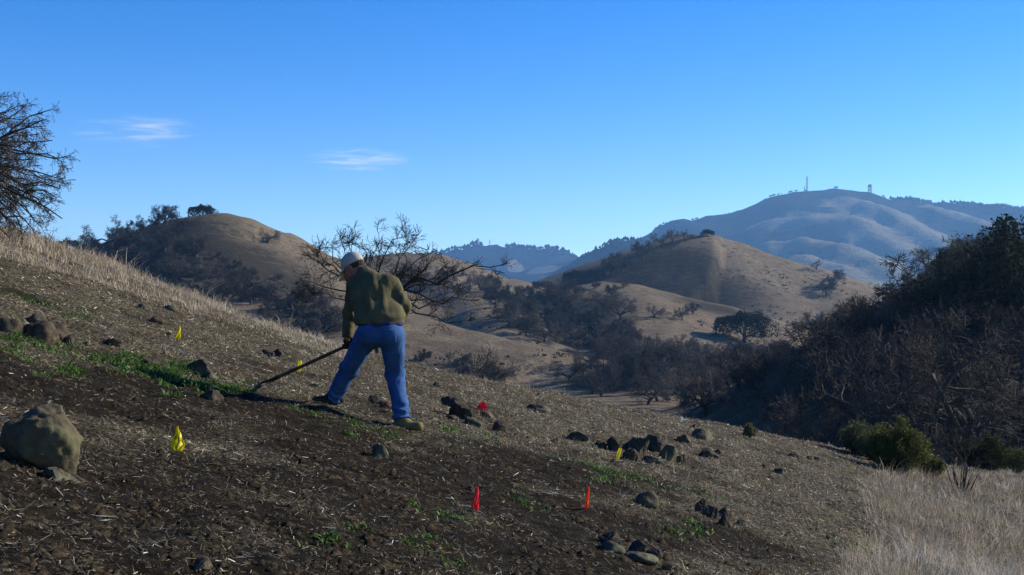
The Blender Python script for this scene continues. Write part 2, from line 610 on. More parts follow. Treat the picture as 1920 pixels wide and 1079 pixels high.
def norm(v):
    return v / (np.linalg.norm(v, axis=-1, keepdims=True) + 1e-9)


def tubes(polys, radii, sides):
    """polys (B,n,3), radii (B,n) -> verts, quads"""
    B, n, _ = polys.shape
    t = norm(np.gradient(polys, axis=1))
    ref = np.where(np.abs(t[..., 2:3]) > 0.8, np.array([1.0, 0, 0]), np.array([0, 0, 1.0]))
    u = norm(np.cross(t, ref))
    w = np.cross(t, u)
    a = np.arange(sides) * 2 * math.pi / sides
    ring = polys[:, :, None, :] + radii[:, :, None, None] * (np.cos(a)[None, None, :, None] * u[:, :, None, :] + np.sin(a)[None, None, :, None] * w[:, :, None, :])
    idx = np.arange(B * n * sides).reshape(B, n, sides)
    nx = np.roll(idx, -1, axis=2)
    q = np.stack([idx[:, :-1], nx[:, :-1], nx[:, 1:], idx[:, 1:]], -1).reshape(-1, 4)
    return ring.reshape(-1, 3), q


def join(parts):
    vs, fs, off = [], [], 0
    for v, f in parts:
        vs.append(v)
        fs.append(f + off)
        off += len(v)
    return np.concatenate(vs), np.concatenate(fs)


def spawn(r, par, prad, per, n, length, angle, up=0.0, droop=0.0, jit=0.25, tmin=0.25, thin=0.6, tip=0.35):
    """children along parent polylines; length = (lo, hi), angle in degrees from the parent's direction"""
    B, m, _ = par.shape
    k = np.repeat(np.arange(B), per)
    C = len(k)
    t = tmin + (1 - tmin) * r.random(C) ** 0.8
    f = t * (m - 1)
    i = np.minimum(f.astype(int), m - 2)
    a = (f - i)[:, None]
    p0 = par[k, i] * (1 - a) + par[k, i + 1] * a
    rad0 = (prad[k, i] * (1 - a[:, 0]) + prad[k, i + 1] * a[:, 0]) * thin
    td = norm(par[k, i + 1] - par[k, i])
    rv = norm(r.normal(size=(C, 3)))
    side = norm(rv - (rv * td).sum(1, keepdims=True) * td)
    ang = np.radians(r.uniform(angle[0], angle[1], C))[:, None]
    d = norm(np.cos(ang) * td + np.sin(ang) * side + np.array([0, 0, up]))
    L = r.uniform(length[0], length[1], C) * (1.15 - 0.6 * t)
    pts = [p0]
    cur = d
    for j in range(n - 1):
        cur = norm(cur + jit * r.normal(size=(C, 3)) + np.array([0, 0, -droop * (j + 1) / n]))
        pts.append(pts[-1] + cur * (L / (n - 1))[:, None])
    poly = np.stack(pts, 1)
    rr = rad0[:, None] * np.linspace(1, tip, n)[None]
    return poly, rr


def build_oak(seed, height=7.0, spread=1.0, limbs=5, lv=(5, 6, 7), twig=0.02, fine=5, droop=0.05, trunk_h=0.24, twig_len=0.12, jit=0.32, trunk_r=0.05):
    """bare oak: returns (trunk mesh data, crown mesh data) as vert/face arrays, base at the origin"""
    r = np.random.default_rng(seed)
    h = height
    n = 5
    lean = r.normal(size=2) * 0.06 * h
    z = np.linspace(-0.05, 1, n)
    tr = np.stack([lean[0] * z ** 2 + r.normal(size=n) * .012 * h, lean[1] * z ** 2 + r.normal(size=n) * .012 * h, z * trunk_h * h], -1)[None]
    trr = (trunk_r * h * np.linspace(1.25, 0.75, n))[None]
    # limbs from the trunk head
    C = limbs
    az = np.arange(C) * 2 * math.pi / C + r.uniform(-.5, .5, C)
    el = np.radians(r.uniform(18, 68, C))
    d = np.stack([np.cos(az) * np.cos(el) * spread, np.sin(az) * np.cos(el) * spread, np.sin(el)], -1)
    d = norm(d)
    st = tr[0, -1] + np.stack([np.zeros(C), np.zeros(C), -r.uniform(0, .35, C) * trunk_h * h], -1)
    L = h * (0.62 + 0.1 * r.random(C)) * (0.8 + 0.35 * spread * np.cos(el))
    pts = [st]
    cur = d
    m = 6
    for j in range(m - 1):
        cur = norm(cur + jit * 0.8 * r.normal(size=(C, 3)) + np.array([0, 0, 0.05]))
        pts.append(pts[-1] + cur * (L / (m - 1))[:, None])
    lim = np.stack(pts, 1)
    limr = (trunk_r * 0.55 * h * np.ones(C))[:, None] * np.linspace(1, .3, m)[None]
    l2, r2 = spawn(r, lim, limr, lv[0], 5, (.22 * h, .42 * h), (30, 75), .15, droop, jit, .25, .6, .3)
    l3, r3 = spawn(r, l2, r2, lv[1], 4, (.11 * h, .24 * h), (30, 75), .12, droop, jit, .2, .55, .35)
    r3 = np.maximum(r3, twig * .6)
    l4, r4 = spawn(r, l3, r3, lv[2], 3, (.06 * h, twig_len * 1.2 * h), (25, 80), .08, droop * 1.5, jit, .15, .6, .4)
    r4 = np.clip(r4, twig * .45, twig)
    tv = join([tubes(tr, trr, 8), tubes(lim, limr, 6)])
    cr = [tubes(l2, r2, 4), tubes(l3, r3, 3), tubes(l4, r4, 3)]
    if fine:
        l5, r5 = spawn(r, l4, r4, fine, 2, (.03 * h, twig_len * .7 * h), (20, 75), .05, droop, jit, .2, .7, .5)
        r5 = np.full_like(r5, twig * .5)
        cr.append(tubes(l5, r5, 3))
    return tv, join(cr)


def leaves(r, pts, per, spread, size, flat=0.0):
    C = np.repeat(pts, per, axis=0)
    C = C + r.normal(size=C.shape) * spread
    n = len(C)
    a = norm(r.normal(size=(n, 3)))
    b = norm(np.cross(a, r.normal(size=(n, 3))))
    s = size * r.uniform(.6, 1.3, n)[:, None]
    v = np.stack([C - a * s, C + b * s * .5, C + a * s, C - b * s * .5], 1)
    return v.reshape(-1, 3), np.arange(4 * n).reshape(-1, 4)


def tips_of(seed, height, **kw):
    return build_oak(seed, height, **kw)


def evergreen_oak(seed, height=7.0, spread=1.15, nleaf=8000, leaf=.19):
    """round-headed live oak: leaf clumps packed in lobes around the limbs"""
    tv, cv = build_oak(seed, height * .82, spread, 6, (4, 4, 3), .03, 0, .03, .2, .1)
    r = np.random.default_rng(seed + 99)
    m = 26
    az, rad = r.uniform(0, 6.283, m), np.sqrt(r.random(m)) * .42 * height * spread
    lc = np.stack([np.cos(az) * rad, np.sin(az) * rad, height * (.22 + .54 * (1 - (rad / (.45 * height * spread)) ** 2) * r.uniform(.6, 1, m))], -1)
    lr = height * r.uniform(.12, .20, m)
    k = r.integers(0, m, nleaf)
    d = norm(r.normal(size=(nleaf, 3)))
    d[:, 2] *= .8
    pts = lc[k] + d * (lr[k] * r.uniform(.55, 1.08, nleaf))[:, None]
    pts += .05 * height * np.sin(pts * 2.1 + 1.3)
    lv = leaves(r, pts, 1, .10, leaf)
    return tv, join([cv, lv])


def brush(seed, height=1.2, width=1.5, nst=60, nleaf=6000, leaf=.03):
    """dense leafy shrub on many stems"""
    r = np.random.default_rng(seed)
    az = r.uniform(0, 2 * math.pi, nst)
    rad = np.sqrt(r.random(nst))
    tip = np.stack([np.cos(az) * rad * width * .5, np.sin(az) * rad * width * .5, height * (1.0 - .55 * rad ** 2) * r.uniform(.72, 1.08, nst)], -1)
    base = tip * np.array([.22, .22, 0]) + np.array([0, 0, -.05])
    mid = (base + tip) / 2 + r.normal(size=tip.shape) * .05 * height
    stems = np.stack([base, mid * np.array([1, 1, .9]), tip], 1)
    rr = np.full((nst, 3), .010 * height) * np.array([1.4, 1.0, .4])
    sub, sr = spawn(r, stems, rr, 8, 3, (.12 * height, .34 * height), (15, 60), .25, 0, .15, .25, .6, .5)
    st = join([tubes(stems, rr, 4), tubes(sub, sr, 3)])
    pts = np.concatenate([sub[:, 1:].reshape(-1, 3), stems[:, 1:].reshape(-1, 3)])
    pick = pts[r.integers(0, len(pts), nleaf)]
    lv = leaves(r, pick, 1, .035 * height + .012, leaf)
    return st, lv


PROTO = {}


def proto(key, kind, tv, cv, tm, cm):
    PROTO[key] = (mesh_np(key + '_trunk', tv[0], tv[1], [tm], smooth=True), mesh_np(key + '_crown', cv[0], cv[1], [cm]), kind,
                  float(max(tv[0][:, 2].max(), cv[0][:, 2].max())))


# far oaks, whose fine twigs merge, and nearer ones with more and finer twigs
for i in range(4):
    proto('far_bare_%d' % i, 'oak_tree', *build_oak(20 + i, 7, 1.15, 5, (5, 6, 6), .036, 2, .03), M_BARK, M_TWIG)
for i in range(3):
    proto('far_dense_%d' % i, 'oak_tree', *build_oak(40 + i, 7, 1.25, 6, (6, 6, 7), .042, 3, .05), M_BARK, M_TWIG_DARK)
for i in range(3):
    proto('far_evergreen_%d' % i, 'live_oak', *evergreen_oak(60 + i, 7), M_BARK, M_LEAF_OAK)
for i in range(4):
    proto('mid_bare_%d' % i, 'oak_tree', *build_oak(80 + i, 8, 1.2, 6, (5, 6, 6), .022, 4, .06), M_BARK, M_TWIG_DARK)
proto('mid_red_0', 'oak_tree', *build_oak(95, 9, .95, 7, (6, 6, 6), .02, 4, .03, .2), M_BARK, M_TWIG_RED)
proto('mid_red_1', 'oak_tree', *build_oak(96, 9, .95, 7, (6, 6, 6), .02, 4, .03, .2), M_BARK, M_TWIG_RED)
proto('mid_evergreen_0', 'live_oak', *evergreen_oak(70, 8, 1.1, 16000, .11), M_BARK, M_LEAF_OAK)
proto('mid_evergreen_1', 'live_oak', *evergreen_oak(71, 8, 1.1, 16000, .11), M_BARK, M_LEAF_OAK)
proto('thicket_0', 'thicket_shrub', *build_oak(110, 3, 1.5, 8, (5, 6, 6), .03, 2, .02, .08, .16), M_BARK, M_TWIG_DARK)
proto('thicket_1', 'thicket_shrub', *build_oak(111, 3, 1.4, 8, (5, 6, 6), .03, 2, .02, .08, .16), M_BARK, M_TWIG)

TREE_SPOTS = []
_tr = random.Random(4)


def plant(key, pos, height, label, group=None, cat=None, wide=1.0, name=None):
    tm, cm, kind, h0 = PROTO[key]
    s = height / h0
    e = empty(name or kind, (pos[0], pos[1], pos[2] - 0.02 * height), _tr.uniform(0, 6.28))
    e.scale = (s * wide, s * wide, s)
    link('trunk', tm, e)
    link('crown', cm, e)
    tag(e, label, cat or {'oak_tree': 'tree', 'live_oak': 'tree', 'thicket_shrub': 'shrub'}[kind], group)
    TREE_SPOTS.append((float(pos[0]), float(pos[1]), height * .55 * wide))
    return e


def pick(prefix):
    ks = [k for k in PROTO if k.startswith(prefix)]
    return ks[_tr.randrange(len(ks))]


def plant_px(prefix, u, v, hpx, label, wide=1.0, dmin=100, dmax=890):
    if (u, v) == (380, 405):
        dmin = 447                                        # stands just over the crest
    p = hit(u, v, dmin, dmax)
    return plant(pick(prefix), p, hpx / F * p[1], label, None, None, wide)


# trees that stand out one by one
for a in [
    ('far_evergreen', 380, 405, 32, 'dark rounded oak on the skyline just left of the rounded hill top', 1.1),
    ('far_dense', 309, 430, 50, 'spreading bare oak on the left hill skyline, right of the taller ones', 1.0),
    ('far_dense', 276, 442, 42, 'small bare oak leaning against the left side of the spreading skyline oak', 1.0),
    ('far_bare', 214, 470, 72, 'tallest open-branched bare oak on the left hill skyline', .95),
    ('far_dense', 246, 456, 46, 'narrow bare oak right beside the tallest oak of the left skyline', .8),
    ('far_dense', 190, 474, 54, 'dense bare oak left of the tallest skyline oak', 1.0),
    ('far_evergreen', 126, 466, 34, 'low dark round oak just above the grassy brow at far left', 1.2),
    ('far_bare', 164, 474, 34, 'slight pale bare oak between the low round oak and the skyline oaks', .9),
    ('far_bare', 502, 456, 30, 'lone bare oak on the sunny upper flank of the left hill', 1.2),
    ('far_evergreen', 1327, 444, 15, 'small dark tree alone on top of the right-hand knoll', 1.2),
    ('far_bare', 1285, 449, 20, 'low oak at the right end of the group on the knoll top', 1.3),
    ('far_bare', 1262, 455, 27, 'bare oak in the middle of the group on the knoll top', 1.1),
    ('far_bare', 1242, 462, 32, 'bare oak with visible trunk at the left end of the group on the knoll top', 1.1),
    ('far_dense', 1205, 486, 36, 'dense bare oak halfway down the left crest of the knoll', 1.1),
    ('far_dense', 1166, 510, 38, 'broad oak on the lower left crest of the knoll', 1.1),
    ('far_dense', 1146, 520, 40, 'leftmost broad oak on the knoll crest, above the dark woods', 1.0),
    ('far_evergreen', 1112, 530, 30, 'dark round tree on the far left foot of the knoll, right of its twin', 1.1),
    ('far_evergreen', 1080, 534, 30, 'dark round tree left of its twin in front of the blue mountain gap', 1.1),
    ('far_bare', 1168, 540, 20, 'tiny bare tree on the crest of the middle ridge', .9),
    ('far_bare', 1228, 596, 30, 'bare oak on the sunlit slope of the middle ridge, left of the slimmer one', 1.2),
    ('far_bare', 1279, 600, 30, 'slim bare tree on the sunlit slope of the middle ridge', .8),
    ('far_dense', 1300, 590, 24, 'bare oak on the middle ridge crest against the shaded knoll', 1.1),
    ('far_bare', 1165, 600, 46, 'broad bare oak at the edge of the woods on the middle ridge', 1.2),
    ('far_bare', 1172, 632, 40, 'bare oak with pale trunk at the lower wood edge of the middle ridge', 1.0),
    ('far_evergreen', 1396, 642, 64, 'large dense dark oak below the sunlit knoll slope', 1.15),
    ('far_bare', 1492, 620, 24, 'small bare oak at the knoll foot, left of the taller dark one', 1.2),
    ('far_dense', 1523, 612, 27, 'dark small oak at the knoll foot, right of its neighbour', 1.0),
    ('far_bare', 1531, 507, 22, 'lone bare oak on the right crest of the knoll before the blue mountain', 1.1),
    ('far_dense', 1562, 540, 36, 'oak in the gully on the right side of the knoll', 1.0),
    ('far_dense', 1550, 556, 30, 'lower oak in the gully on the right side of the knoll', 1.0),
]:
    plant_px(a[0], a[1], a[2], a[3], a[4], a[5])

p = P(868, 704, 95)
p[2] = ground(p[0], p[1])
hz_ = (VH - 632) / F * 95 - p[2]
plant('mid_bare_1', p, max(3.0, hz_), 'crooked bare oak standing alone behind the brow, right of the person', wide=.8)


LID = [(120, 452), (180, 446), (240, 425), (300, 402), (350, 398), (380, 440), (400, 480), (640, 560), (760, 500), (900, 505), (960, 540), (1000, 530), (1130, 520), (1160, 545), (1180, 600), (1181, 620), (1200, 635), (1300, 632), (1360, 650), (1450, 640), (1550, 640), (1580, 600), (1605, 560),
       (1645, 530), (1700, 520), (1740, 510), (1762, 480), (1800, 440), (1850, 424), (1900, 410), (1925, 388), (2000, 370)]
_lu, _lv = np.array([q[0] for q in LID], float), np.array([q[1] for q in LID], float)


ORD = 'first second third fourth fifth sixth seventh eighth ninth tenth eleventh twelfth thirteenth fourteenth fifteenth sixteenth seventeenth eighteenth nineteenth twentieth'.split()


def scatter(poly, n, keys, hgt, label, group, dmin, dmax, sep, wide=(0.9, 1.2), tries=30, zones=None):
    us, vs = [q[0] for q in poly], [q[1] for q in poly]
    got, made = [], []
    for _ in range(n * tries):
        if len(got) >= n:
            break
        u, v = _tr.uniform(min(us), max(us)), _tr.uniform(min(vs), max(vs))
        if not in_poly(poly, u, v):
            continue
        c = hit(u, v, dmin, dmax)
        if any((c[0] - g[0]) ** 2 + (c[1] - g[1]) ** 2 < sep * sep for g in got):
            continue
        hh = min(_tr.uniform(*hgt), (v - np.interp(u, _lu, _lv) + _tr.uniform(-8, 14)) / F * c[1] * .93)
        if hh < 0.45 * hgt[0]:
            continue
        got.append(c)
        k = keys[_tr.randrange(len(keys))]
        made.append(plant(pick(k), c, hh, label, group, None, _tr.uniform(*wide)))
    mine = [o for o in made if o is not None]
    mine.sort(key=lambda o: o.location.x / o.location.y)
    per = math.ceil(len(mine) / len(zones)) if zones else len(mine)
    for i, o in enumerate(mine):
        o['label'] = (ORD[i % per] + ' from the left: ' if i % per else 'leftmost: ') + (label + ' ' + zones[i // per] if zones else label)
    return got


scatter([(140, 485), (215, 474), (300, 442), (350, 424), (340, 460), (260, 495), (200, 500)], 18, ['far_dense', 'far_bare', 'far_dense'], (4, 6.5),
        'oak on the left hill shoulder', 'oaks on the left hill shoulder', 250, 440, 5.0)
scatter([(905, 530), (1000, 545), (1120, 540), (1165, 560), (1150, 600), (1190, 650), (1180, 675), (1120, 668), (1010, 640), (950, 615), (930, 580)], 80, ['far_dense', 'far_bare', 'far_bare', 'far_dense'], (4, 6.8),
        'oak in the hollow', 'woods in the hollow', 250, 560, 5.0, zones=['just beyond the sunlit trail spur', 'right below the blue mountain gap', 'under the twin dark round trees', 'at the middle ridge wood edge'])
scatter([(205, 488), (260, 470), (330, 470), (420, 490), (500, 530), (560, 520), (610, 560), (640, 600), (600, 640), (470, 600), (330, 540)], 57, ['far_dense', 'far_bare', 'far_dense', 'thicket'], (3.5, 7.5),
        'oak on the lower left hill', 'oaks on the left hill foot', 150, 420, 5.0, zones=['behind the dry grass strip', 'straight under the rounded top', 'next to the bare branches'])
scatter([(640, 520), (760, 500), (900, 520), (930, 560), (860, 570), (800, 560), (700, 560)], 20, ['far_dense', 'far_bare'], (5, 8),
        'oak on the hillside behind the bare branches', 'oaks behind the bare tree', 250, 600, 7.0)
scatter([(770, 680), (830, 670), (900, 690), (965, 690), (985, 722), (900, 720), (800, 700)], 10, ['thicket', 'far_bare'], (2.0, 3.2),
        'dark shrub under the sunlit trail spur', 'thicket below the trail spur', 120, 250, 3.0)
scatter([(1040, 735), (1060, 700), (1120, 680), (1220, 650), (1330, 650), (1420, 640), (1500, 660), (1570, 650), (1600, 720), (1600, 810), (1400, 790), (1200, 765)], 60, ['far_bare', 'mid_bare', 'mid_bare', 'far_bare'], (4.5, 7),
        'bare oak in the valley woods', 'valley woods', 75, 330, 4.0, zones=['below the middle ridge', 'under the large dense oak', 'at the right hill foot'])
scatter([(1140, 660), (1230, 640), (1300, 645), (1330, 690), (1200, 720), (1120, 720)], 12, ['mid_bare', 'far_bare'], (5, 7.5),
        'bare oak at the valley wood front', 'valley front oaks', 70, 330, 5.0)
scatter([(1180, 665), (1300, 655), (1400, 655), (1500, 645), (1590, 655), (1610, 720), (1400, 735), (1200, 715)], 36, ['far_bare', 'far_dense', 'far_bare', 'mid_bare'], (5, 8),
        'grey oak in the oak belt', 'oak belt under the knoll', 130, 420, 5.0, zones=['left of the large dense oak', 'right of the large dense oak'])
scatter([(1150, 530), (1250, 475), (1320, 475), (1350, 540), (1400, 595), (1320, 590), (1240, 560)], 30, ['thicket', 'thicket', 'far_dense'], (2.0, 4.0),
        'shrub on the shaded face of the knoll', 'knoll shade scrub', 450, 860, 7.0)
scatter([(1610, 690), (1660, 665), (1720, 620), (1765, 585), (1780, 640), (1700, 715), (1610, 750), (1570, 740)], 18, ['mid_bare', 'far_dense', 'mid_bare', 'far_evergreen'], (6, 10),
        'dark bare oak on the right hill crest', 'right hill crest oaks', 90, 260, 4.5)
scatter([(1745, 540), (1800, 500), (1925, 480), (1925, 580), (1800, 600)], 13, ['mid_bare', 'mid_evergreen', 'mid_bare'], (5, 7.0),
        'dark oak on top of the wooded right hill', 'right hill top oaks', 75, 220, 4.0)
scatter([(1600, 640), (1740, 600), (1925, 620), (1925, 740), (1760, 760), (1600, 740)], 14, ['mid_bare', 'mid_bare', 'mid_red'], (4.0, 6),
        'bare oak on the shaded slope of the right hill', 'right hill slope oaks', 62, 200, 4.0)
scatter([(1480, 800), (1600, 770), (1700, 800), (1925, 780), (1925, 850), (1700, 850), (1560, 840)], 20, ['thicket', 'mid_bare'], (2.0, 3.6),
        'dark shrub in the gully behind the brow', 'gully shrubs', 42, 75, 2.0)

for (u, D, top, key, wide, label) in [
    (1725, 62, 545, 'mid_red_0', .95, 'tall reddish bare oak with many upright limbs behind the green bush'),
    (1835, 70, 560, 'mid_bare_0', 1.0, 'wide dark bare oak right of the tall reddish one'),
    (1600, 78, 600, 'mid_bare_2', 1.0, 'bare oak with visible trunk left of the tall reddish oak'),
    (1806, 95, 452, 'mid_evergreen_0', 1.0, 'dense dark oak crown at the left shoulder of the right hill'),
    (1872, 92, 430, 'mid_bare_3', 1.1, 'highest dark oak on the right hill beside the picture edge'),
    (1930, 88, 392, 'mid_evergreen_1', 1.0, 'dark oak cut by the right picture edge, its top against the sky'),
]:
    x = (u - 960) / F * D
    z = ground(x, D)
    plant(key, (x, D, z), (VH - top) / F * D - z, label, wide=wide)

# valley and hills (built after the trees are placed, so that leaf litter lies under them)
X, Y = polar(50, 1150, 235, 390, -50, 50)
Z = H(X, Y) - 0.35 * sstep(64, 52, np.hypot(X, Y))
WOOD_AND_SHADE = np.zeros(X.shape)
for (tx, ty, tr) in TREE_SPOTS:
    WOOD_AND_SHADE += (0.75 if ty > 130 else 0.4) * np.exp(-((X - tx) ** 2 + (Y - ty) ** 2) / (1.1 * tr) ** 2)
WOOD_AND_SHADE = np.clip(WOOD_AND_SHADE, 0, 1.1)
for (u, v, r, s) in [(1230, 520, 45, 1.05), (1290, 540, 45, 1.05), (1310, 500, 25, .8), (1190, 510, 45, 1.05), (1350, 580, 22, .8), (1260, 490, 30, .9), (300, 450, 30, 1), (250, 480, 45, 1), (340, 480, 40, 1), (345, 432, 20, .8), (400, 470, 40, .85), (440, 500, 40, .9), (500, 520, 36, .85), (400, 430, 22, .6), (470, 470, 25, .55), (1100, 600, 26, .5), (1040, 590, 26, .6), (980, 570, 26, .6), (1640, 760, 30, .6), (1850, 700, 35, .35), (1500, 720, 35, .7)]:  # scrub patches; those on the knoll also paint its shaded face darker
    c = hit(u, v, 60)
    WOOD_AND_SHADE = np.maximum(WOOD_AND_SHADE, s * np.exp(-((X - c[0]) ** 2 + (Y - c[1]) ** 2) / (r * r)))
tr_pts = [hit(u, v, 100) for u, v in [(1110, 674), (1085, 684), (1040, 698), (1000, 708), (960, 712)]]
tr2 = [hit(u, v, 100) for u, v in [(700, 608), (780, 622), (860, 640), (940, 655), (1020, 664)]]
TRAIL = np.maximum(trail_mask(X, Y, tr_pts, 1.6), 0.5 * trail_mask(X, Y, tr2, 1.2))
me = mesh_np('hills', np.stack([X, Y, Z], -1), grid_faces(X.shape[1], X.shape[0]), [hill_material()], {'wood': WOOD_AND_SHADE, 'trail': TRAIL}, smooth=True)
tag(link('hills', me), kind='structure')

# mountains
X, Y = polar(1120, 6200, 180, 460, -46, 46)
Z = H(X, Y) - 3.0 * sstep(1180, 1130, np.hypot(X, Y))
GR = np.zeros(X.shape)
for nme, s in (('flank_a', 1), ('flank_b', 1), ('flank_c', 1), ('flank_d', .9), ('flank_e', .85)):
    pts = RID[nme][0]
    GR = np.maximum(GR, s * trail_mask(X, Y, pts, 105.0 if nme != 'flank_e' else 45.0))
for (u, v, r) in [(1010, 508, 60), (1030, 510, 60), (965, 500, 40), (1070, 492, 30), (1430, 500, 120), (1560, 500, 200), (1700, 500, 150)]:
    c = hit(u, v, 1200)
    GR = np.maximum(GR, np.exp(-((X - c[0]) ** 2 + (Y - c[1]) ** 2) / (r * r)))
me = mesh_np('mountains', np.stack([X, Y, Z], -1), grid_faces(X.shape[1], X.shape[0]), [mountain_material()], {'grass': GR}, smooth=True)
tag(link('mountains', me), kind='structure')

def box_mesh(name, x0, x1, y0, y1, z0, z1, mats):
    v = [(x, y, z) for z in (z0, z1) for y in (y0, y1) for x in (x0, x1)]
    f = [(0, 2, 3, 1), (4, 5, 7, 6), (0, 1, 5, 4), (2, 6, 7, 3), (0, 4, 6, 2), (1, 3, 7, 5)]
    return mesh_np(name, np.array(v), np.array(f), mats)



# ------------------------------------------------------------------ nearer trees and shrubs
def resample(pts, n):
    pts = np.asarray(pts, float)
    d = np.concatenate([[0], np.cumsum(np.linalg.norm(np.diff(pts, axis=0), axis=1))])
    s = np.linspace(0, d[-1], n)
    return np.stack([np.interp(s, d, pts[:, k]) for k in range(3)], -1)


def limb_tree(name, D, base, limbs, label, r0, seed, levels, mat, twig, deep=1.2, low=0.0):
    """bare tree whose main limbs follow given lines (photo pixels, at depth D, spread in depth around the trunk)"""
    r = np.random.default_rng(seed)
    bx = (base[0] - 960) / F * D
    org = np.array([bx, D, ground(bx, D)])
    polys, rads = [], []
    n = 9
    for i, lm in enumerate(limbs):
        m = len(lm)
        off = r.uniform(-1, 1) * deep
        pts = []
        for j, (u, v) in enumerate(lm):
            if low and v < 505:
                v = v + (505 - v) * low
            p = P(u, v, D + off * (j / (m - 1)) ** .8)
            pts.append(p - org)
        q = resample(pts, n)
        L = np.linalg.norm(np.diff(q, axis=0), axis=1).sum()
        q[1:] += r.normal(size=(n - 1, 3)) * L * .02
        polys.append(q)
        k = r0 * (.30 + .30 * min(1, L / 3.0))
        rads.append(k * np.linspace(1, .2, n))
    lim, limr = np.stack(polys), np.stack(rads)
    fork = np.array(limbs[0][0])
    top = P(fork[0], fork[1], D) - org
    tr = resample([(0, 0, -.25), (top[0] * .35, .03, top[2] * .5), tuple(top)], 7)[None]
    trr = (r0 * np.linspace(1.25, .75, 7))[None]
    tv = join([tubes(tr, trr, 9), tubes(lim, limr, 6)])
    cr = []
    par, prr = lim, limr
    for (per, nn, ln, ang, up, dr, jit, tmin) in levels:
        par, prr = spawn(r, par, prr, per, nn, ln, ang, up, dr, jit, tmin, .62, .4)
        prr = np.clip(prr, twig * .5, r0)
        cr.append(tubes(par, prr, 3))
    cv = join(cr)
    e = empty(name, org)
    link('trunk', mesh_np(name + '_trunk', tv[0], tv[1], [M_BARK], smooth=True), e)
    link('crown', mesh_np(name + '_crown', cv[0], cv[1], [mat]), e)
    tag(e, label, 'tree')
    return e


M_TWIG_BLACK = bark_material('blackish_twigs', (.008, .0075, .0075), (.028, .025, .023), 3.0)
LIMBS = [
    [(706, 582), (722, 556), (743, 537), (768, 528), (789, 544), (820, 529), (831, 519), (862, 512), (883, 504), (918, 513), (938, 503), (954, 488)],
    [(706, 582), (730, 560), (743, 541), (768, 535), (795, 527), (820, 517), (834, 500), (842, 490)],
    [(706, 582), (760, 545), (793, 546), (806, 560), (828, 561), (850, 554), (872, 566)],
    [(706, 590), (735, 575), (764, 577), (790, 588), (810, 592), (841, 606), (862, 604)],
    [(706, 590), (740, 570), (775, 572), (800, 575), (830, 565), (858, 556)],
    [(706, 580), (709, 530), (711, 492), (722, 460), (733, 432), (741, 423), (754, 425)],
    [(706, 580), (740, 540), (757, 515), (763, 469), (772, 445), (787, 416)],
    [(706, 580), (704, 520), (706, 490), (709, 455), (716, 422)],
    [(706, 580), (685, 560), (650, 550), (620, 541), (590, 527), (565, 530)],
    [(706, 580), (680, 545), (640, 520), (610, 500), (588, 474), (560, 462)],
    [(706, 580), (670, 535), (630, 505), (600, 485), (594, 455), (594, 434)],
    [(706, 580), (675, 530), (645, 500), (622, 475), (617, 455), (616, 436)],
    [(706, 580), (680, 520), (655, 490), (645, 470), (644, 445), (640, 426)],
    [(706, 580), (685, 515), (665, 480), (655, 455), (663, 432)],
    [(706, 580), (695, 510), (684, 470), (682, 450), (684, 432)],
    [(706, 580), (750, 545), (787, 517), (800, 497), (810, 479), (816, 456)],
    [(706, 580), (735, 520), (745, 480), (752, 455), (746, 436)],
    [(706, 580), (755, 545), (800, 528), (845, 532), (857, 530)],
    [(706, 585), (660, 570), (625, 560), (600, 545), (575, 545)],
    [(706, 580), (740, 530), (770, 500), (790, 480), (800, 465), (782, 455)],
]
limb_tree('bare_oak', 26.0, (706, 690), LIMBS, 'low bare spreading oak directly behind the person, branches against the sky', .058, 3,
          [(5, 5, (.25, .7), (25, 65), .10, .0, .2, .3), (8, 4, (.14, .42), (20, 65), .06, .0, .22, .15), (3, 3, (.08, .24), (20, 60), .03, 0, .2, .2)], M_TWIG_BLACK, .0075, 1.4, .24)

_r = np.random.default_rng(8)
LL = []
for (tu, tv) in [(97, 209), (60, 196), (82, 232), (72, 250), (98, 258), (84, 244), (112, 290), (138, 302), (108, 336), (117, 338), (105, 372), (124, 418), (108, 365), (84, 422), (60, 432), (46, 436),
                 (30, 442), (12, 446), (0, 440), (30, 192), (4, 188), (-20, 200), (60, 300), (70, 330), (80, 352), (90, 395), (64, 405), (40, 400), (22, 420), (40, 360), (30, 320), (50, 270), (20, 300), (10, 240), (44, 226),
                 (-30, 300), (-20, 400), (-40, 240), (-60, 440), (-200, 300), (-260, 360), (-180, 230), (-120, 170), (-250, 430), (-60, 200), (5, 330), (15, 380)]:
    x0, y0 = -118 + _r.uniform(-15, 15), 345 + _r.uniform(-20, 30)
    mx, my = x0 + (tu - x0) * .45, y0 + (tv - y0) * .45 - abs(tu - x0) * _r.uniform(.10, .22)
    nx, ny = x0 + (tu - x0) * .78, y0 + (tv - y0) * .72 - abs(tu - x0) * _r.uniform(.06, .15)
    LL.append([(-118, 372), (x0, y0), (mx, my), (nx, ny), (tu, tv)])
limb_tree('twiggy_oak', 20.0, (-118, 400), LL, 'dense twiggy bare oak leaning in at the left picture edge above the dry grass', .07, 5,
          [(12, 5, (.2, .52), (20, 60), -.05, .16, .18, .2), (7, 4, (.1, .28), (20, 65), -.04, .1, .22, .15), (3, 2, (.04, .11), (25, 70), 0, 0, .2, .2)], M_TWIG_RED, .0062, 1.3)


def shrub(name, u, v, wpx, hpx, mat, label, seed, nst=60, nleaf=6000, leaf=.03, stem=M_BARK):
    p = hit(u, v, 10, 40)
    w, h = wpx / F * p[1], hpx / F * p[1]
    st, lv = brush(seed, h, w, nst, nleaf, leaf)
    e = empty(name, p)
    link('stems', mesh_np(name + '_stems', st[0], st[1], [stem]), e)
    link('foliage', mesh_np(name + '_foliage', lv[0], lv[1], [mat]), e)
    tag(e, label, 'shrub')


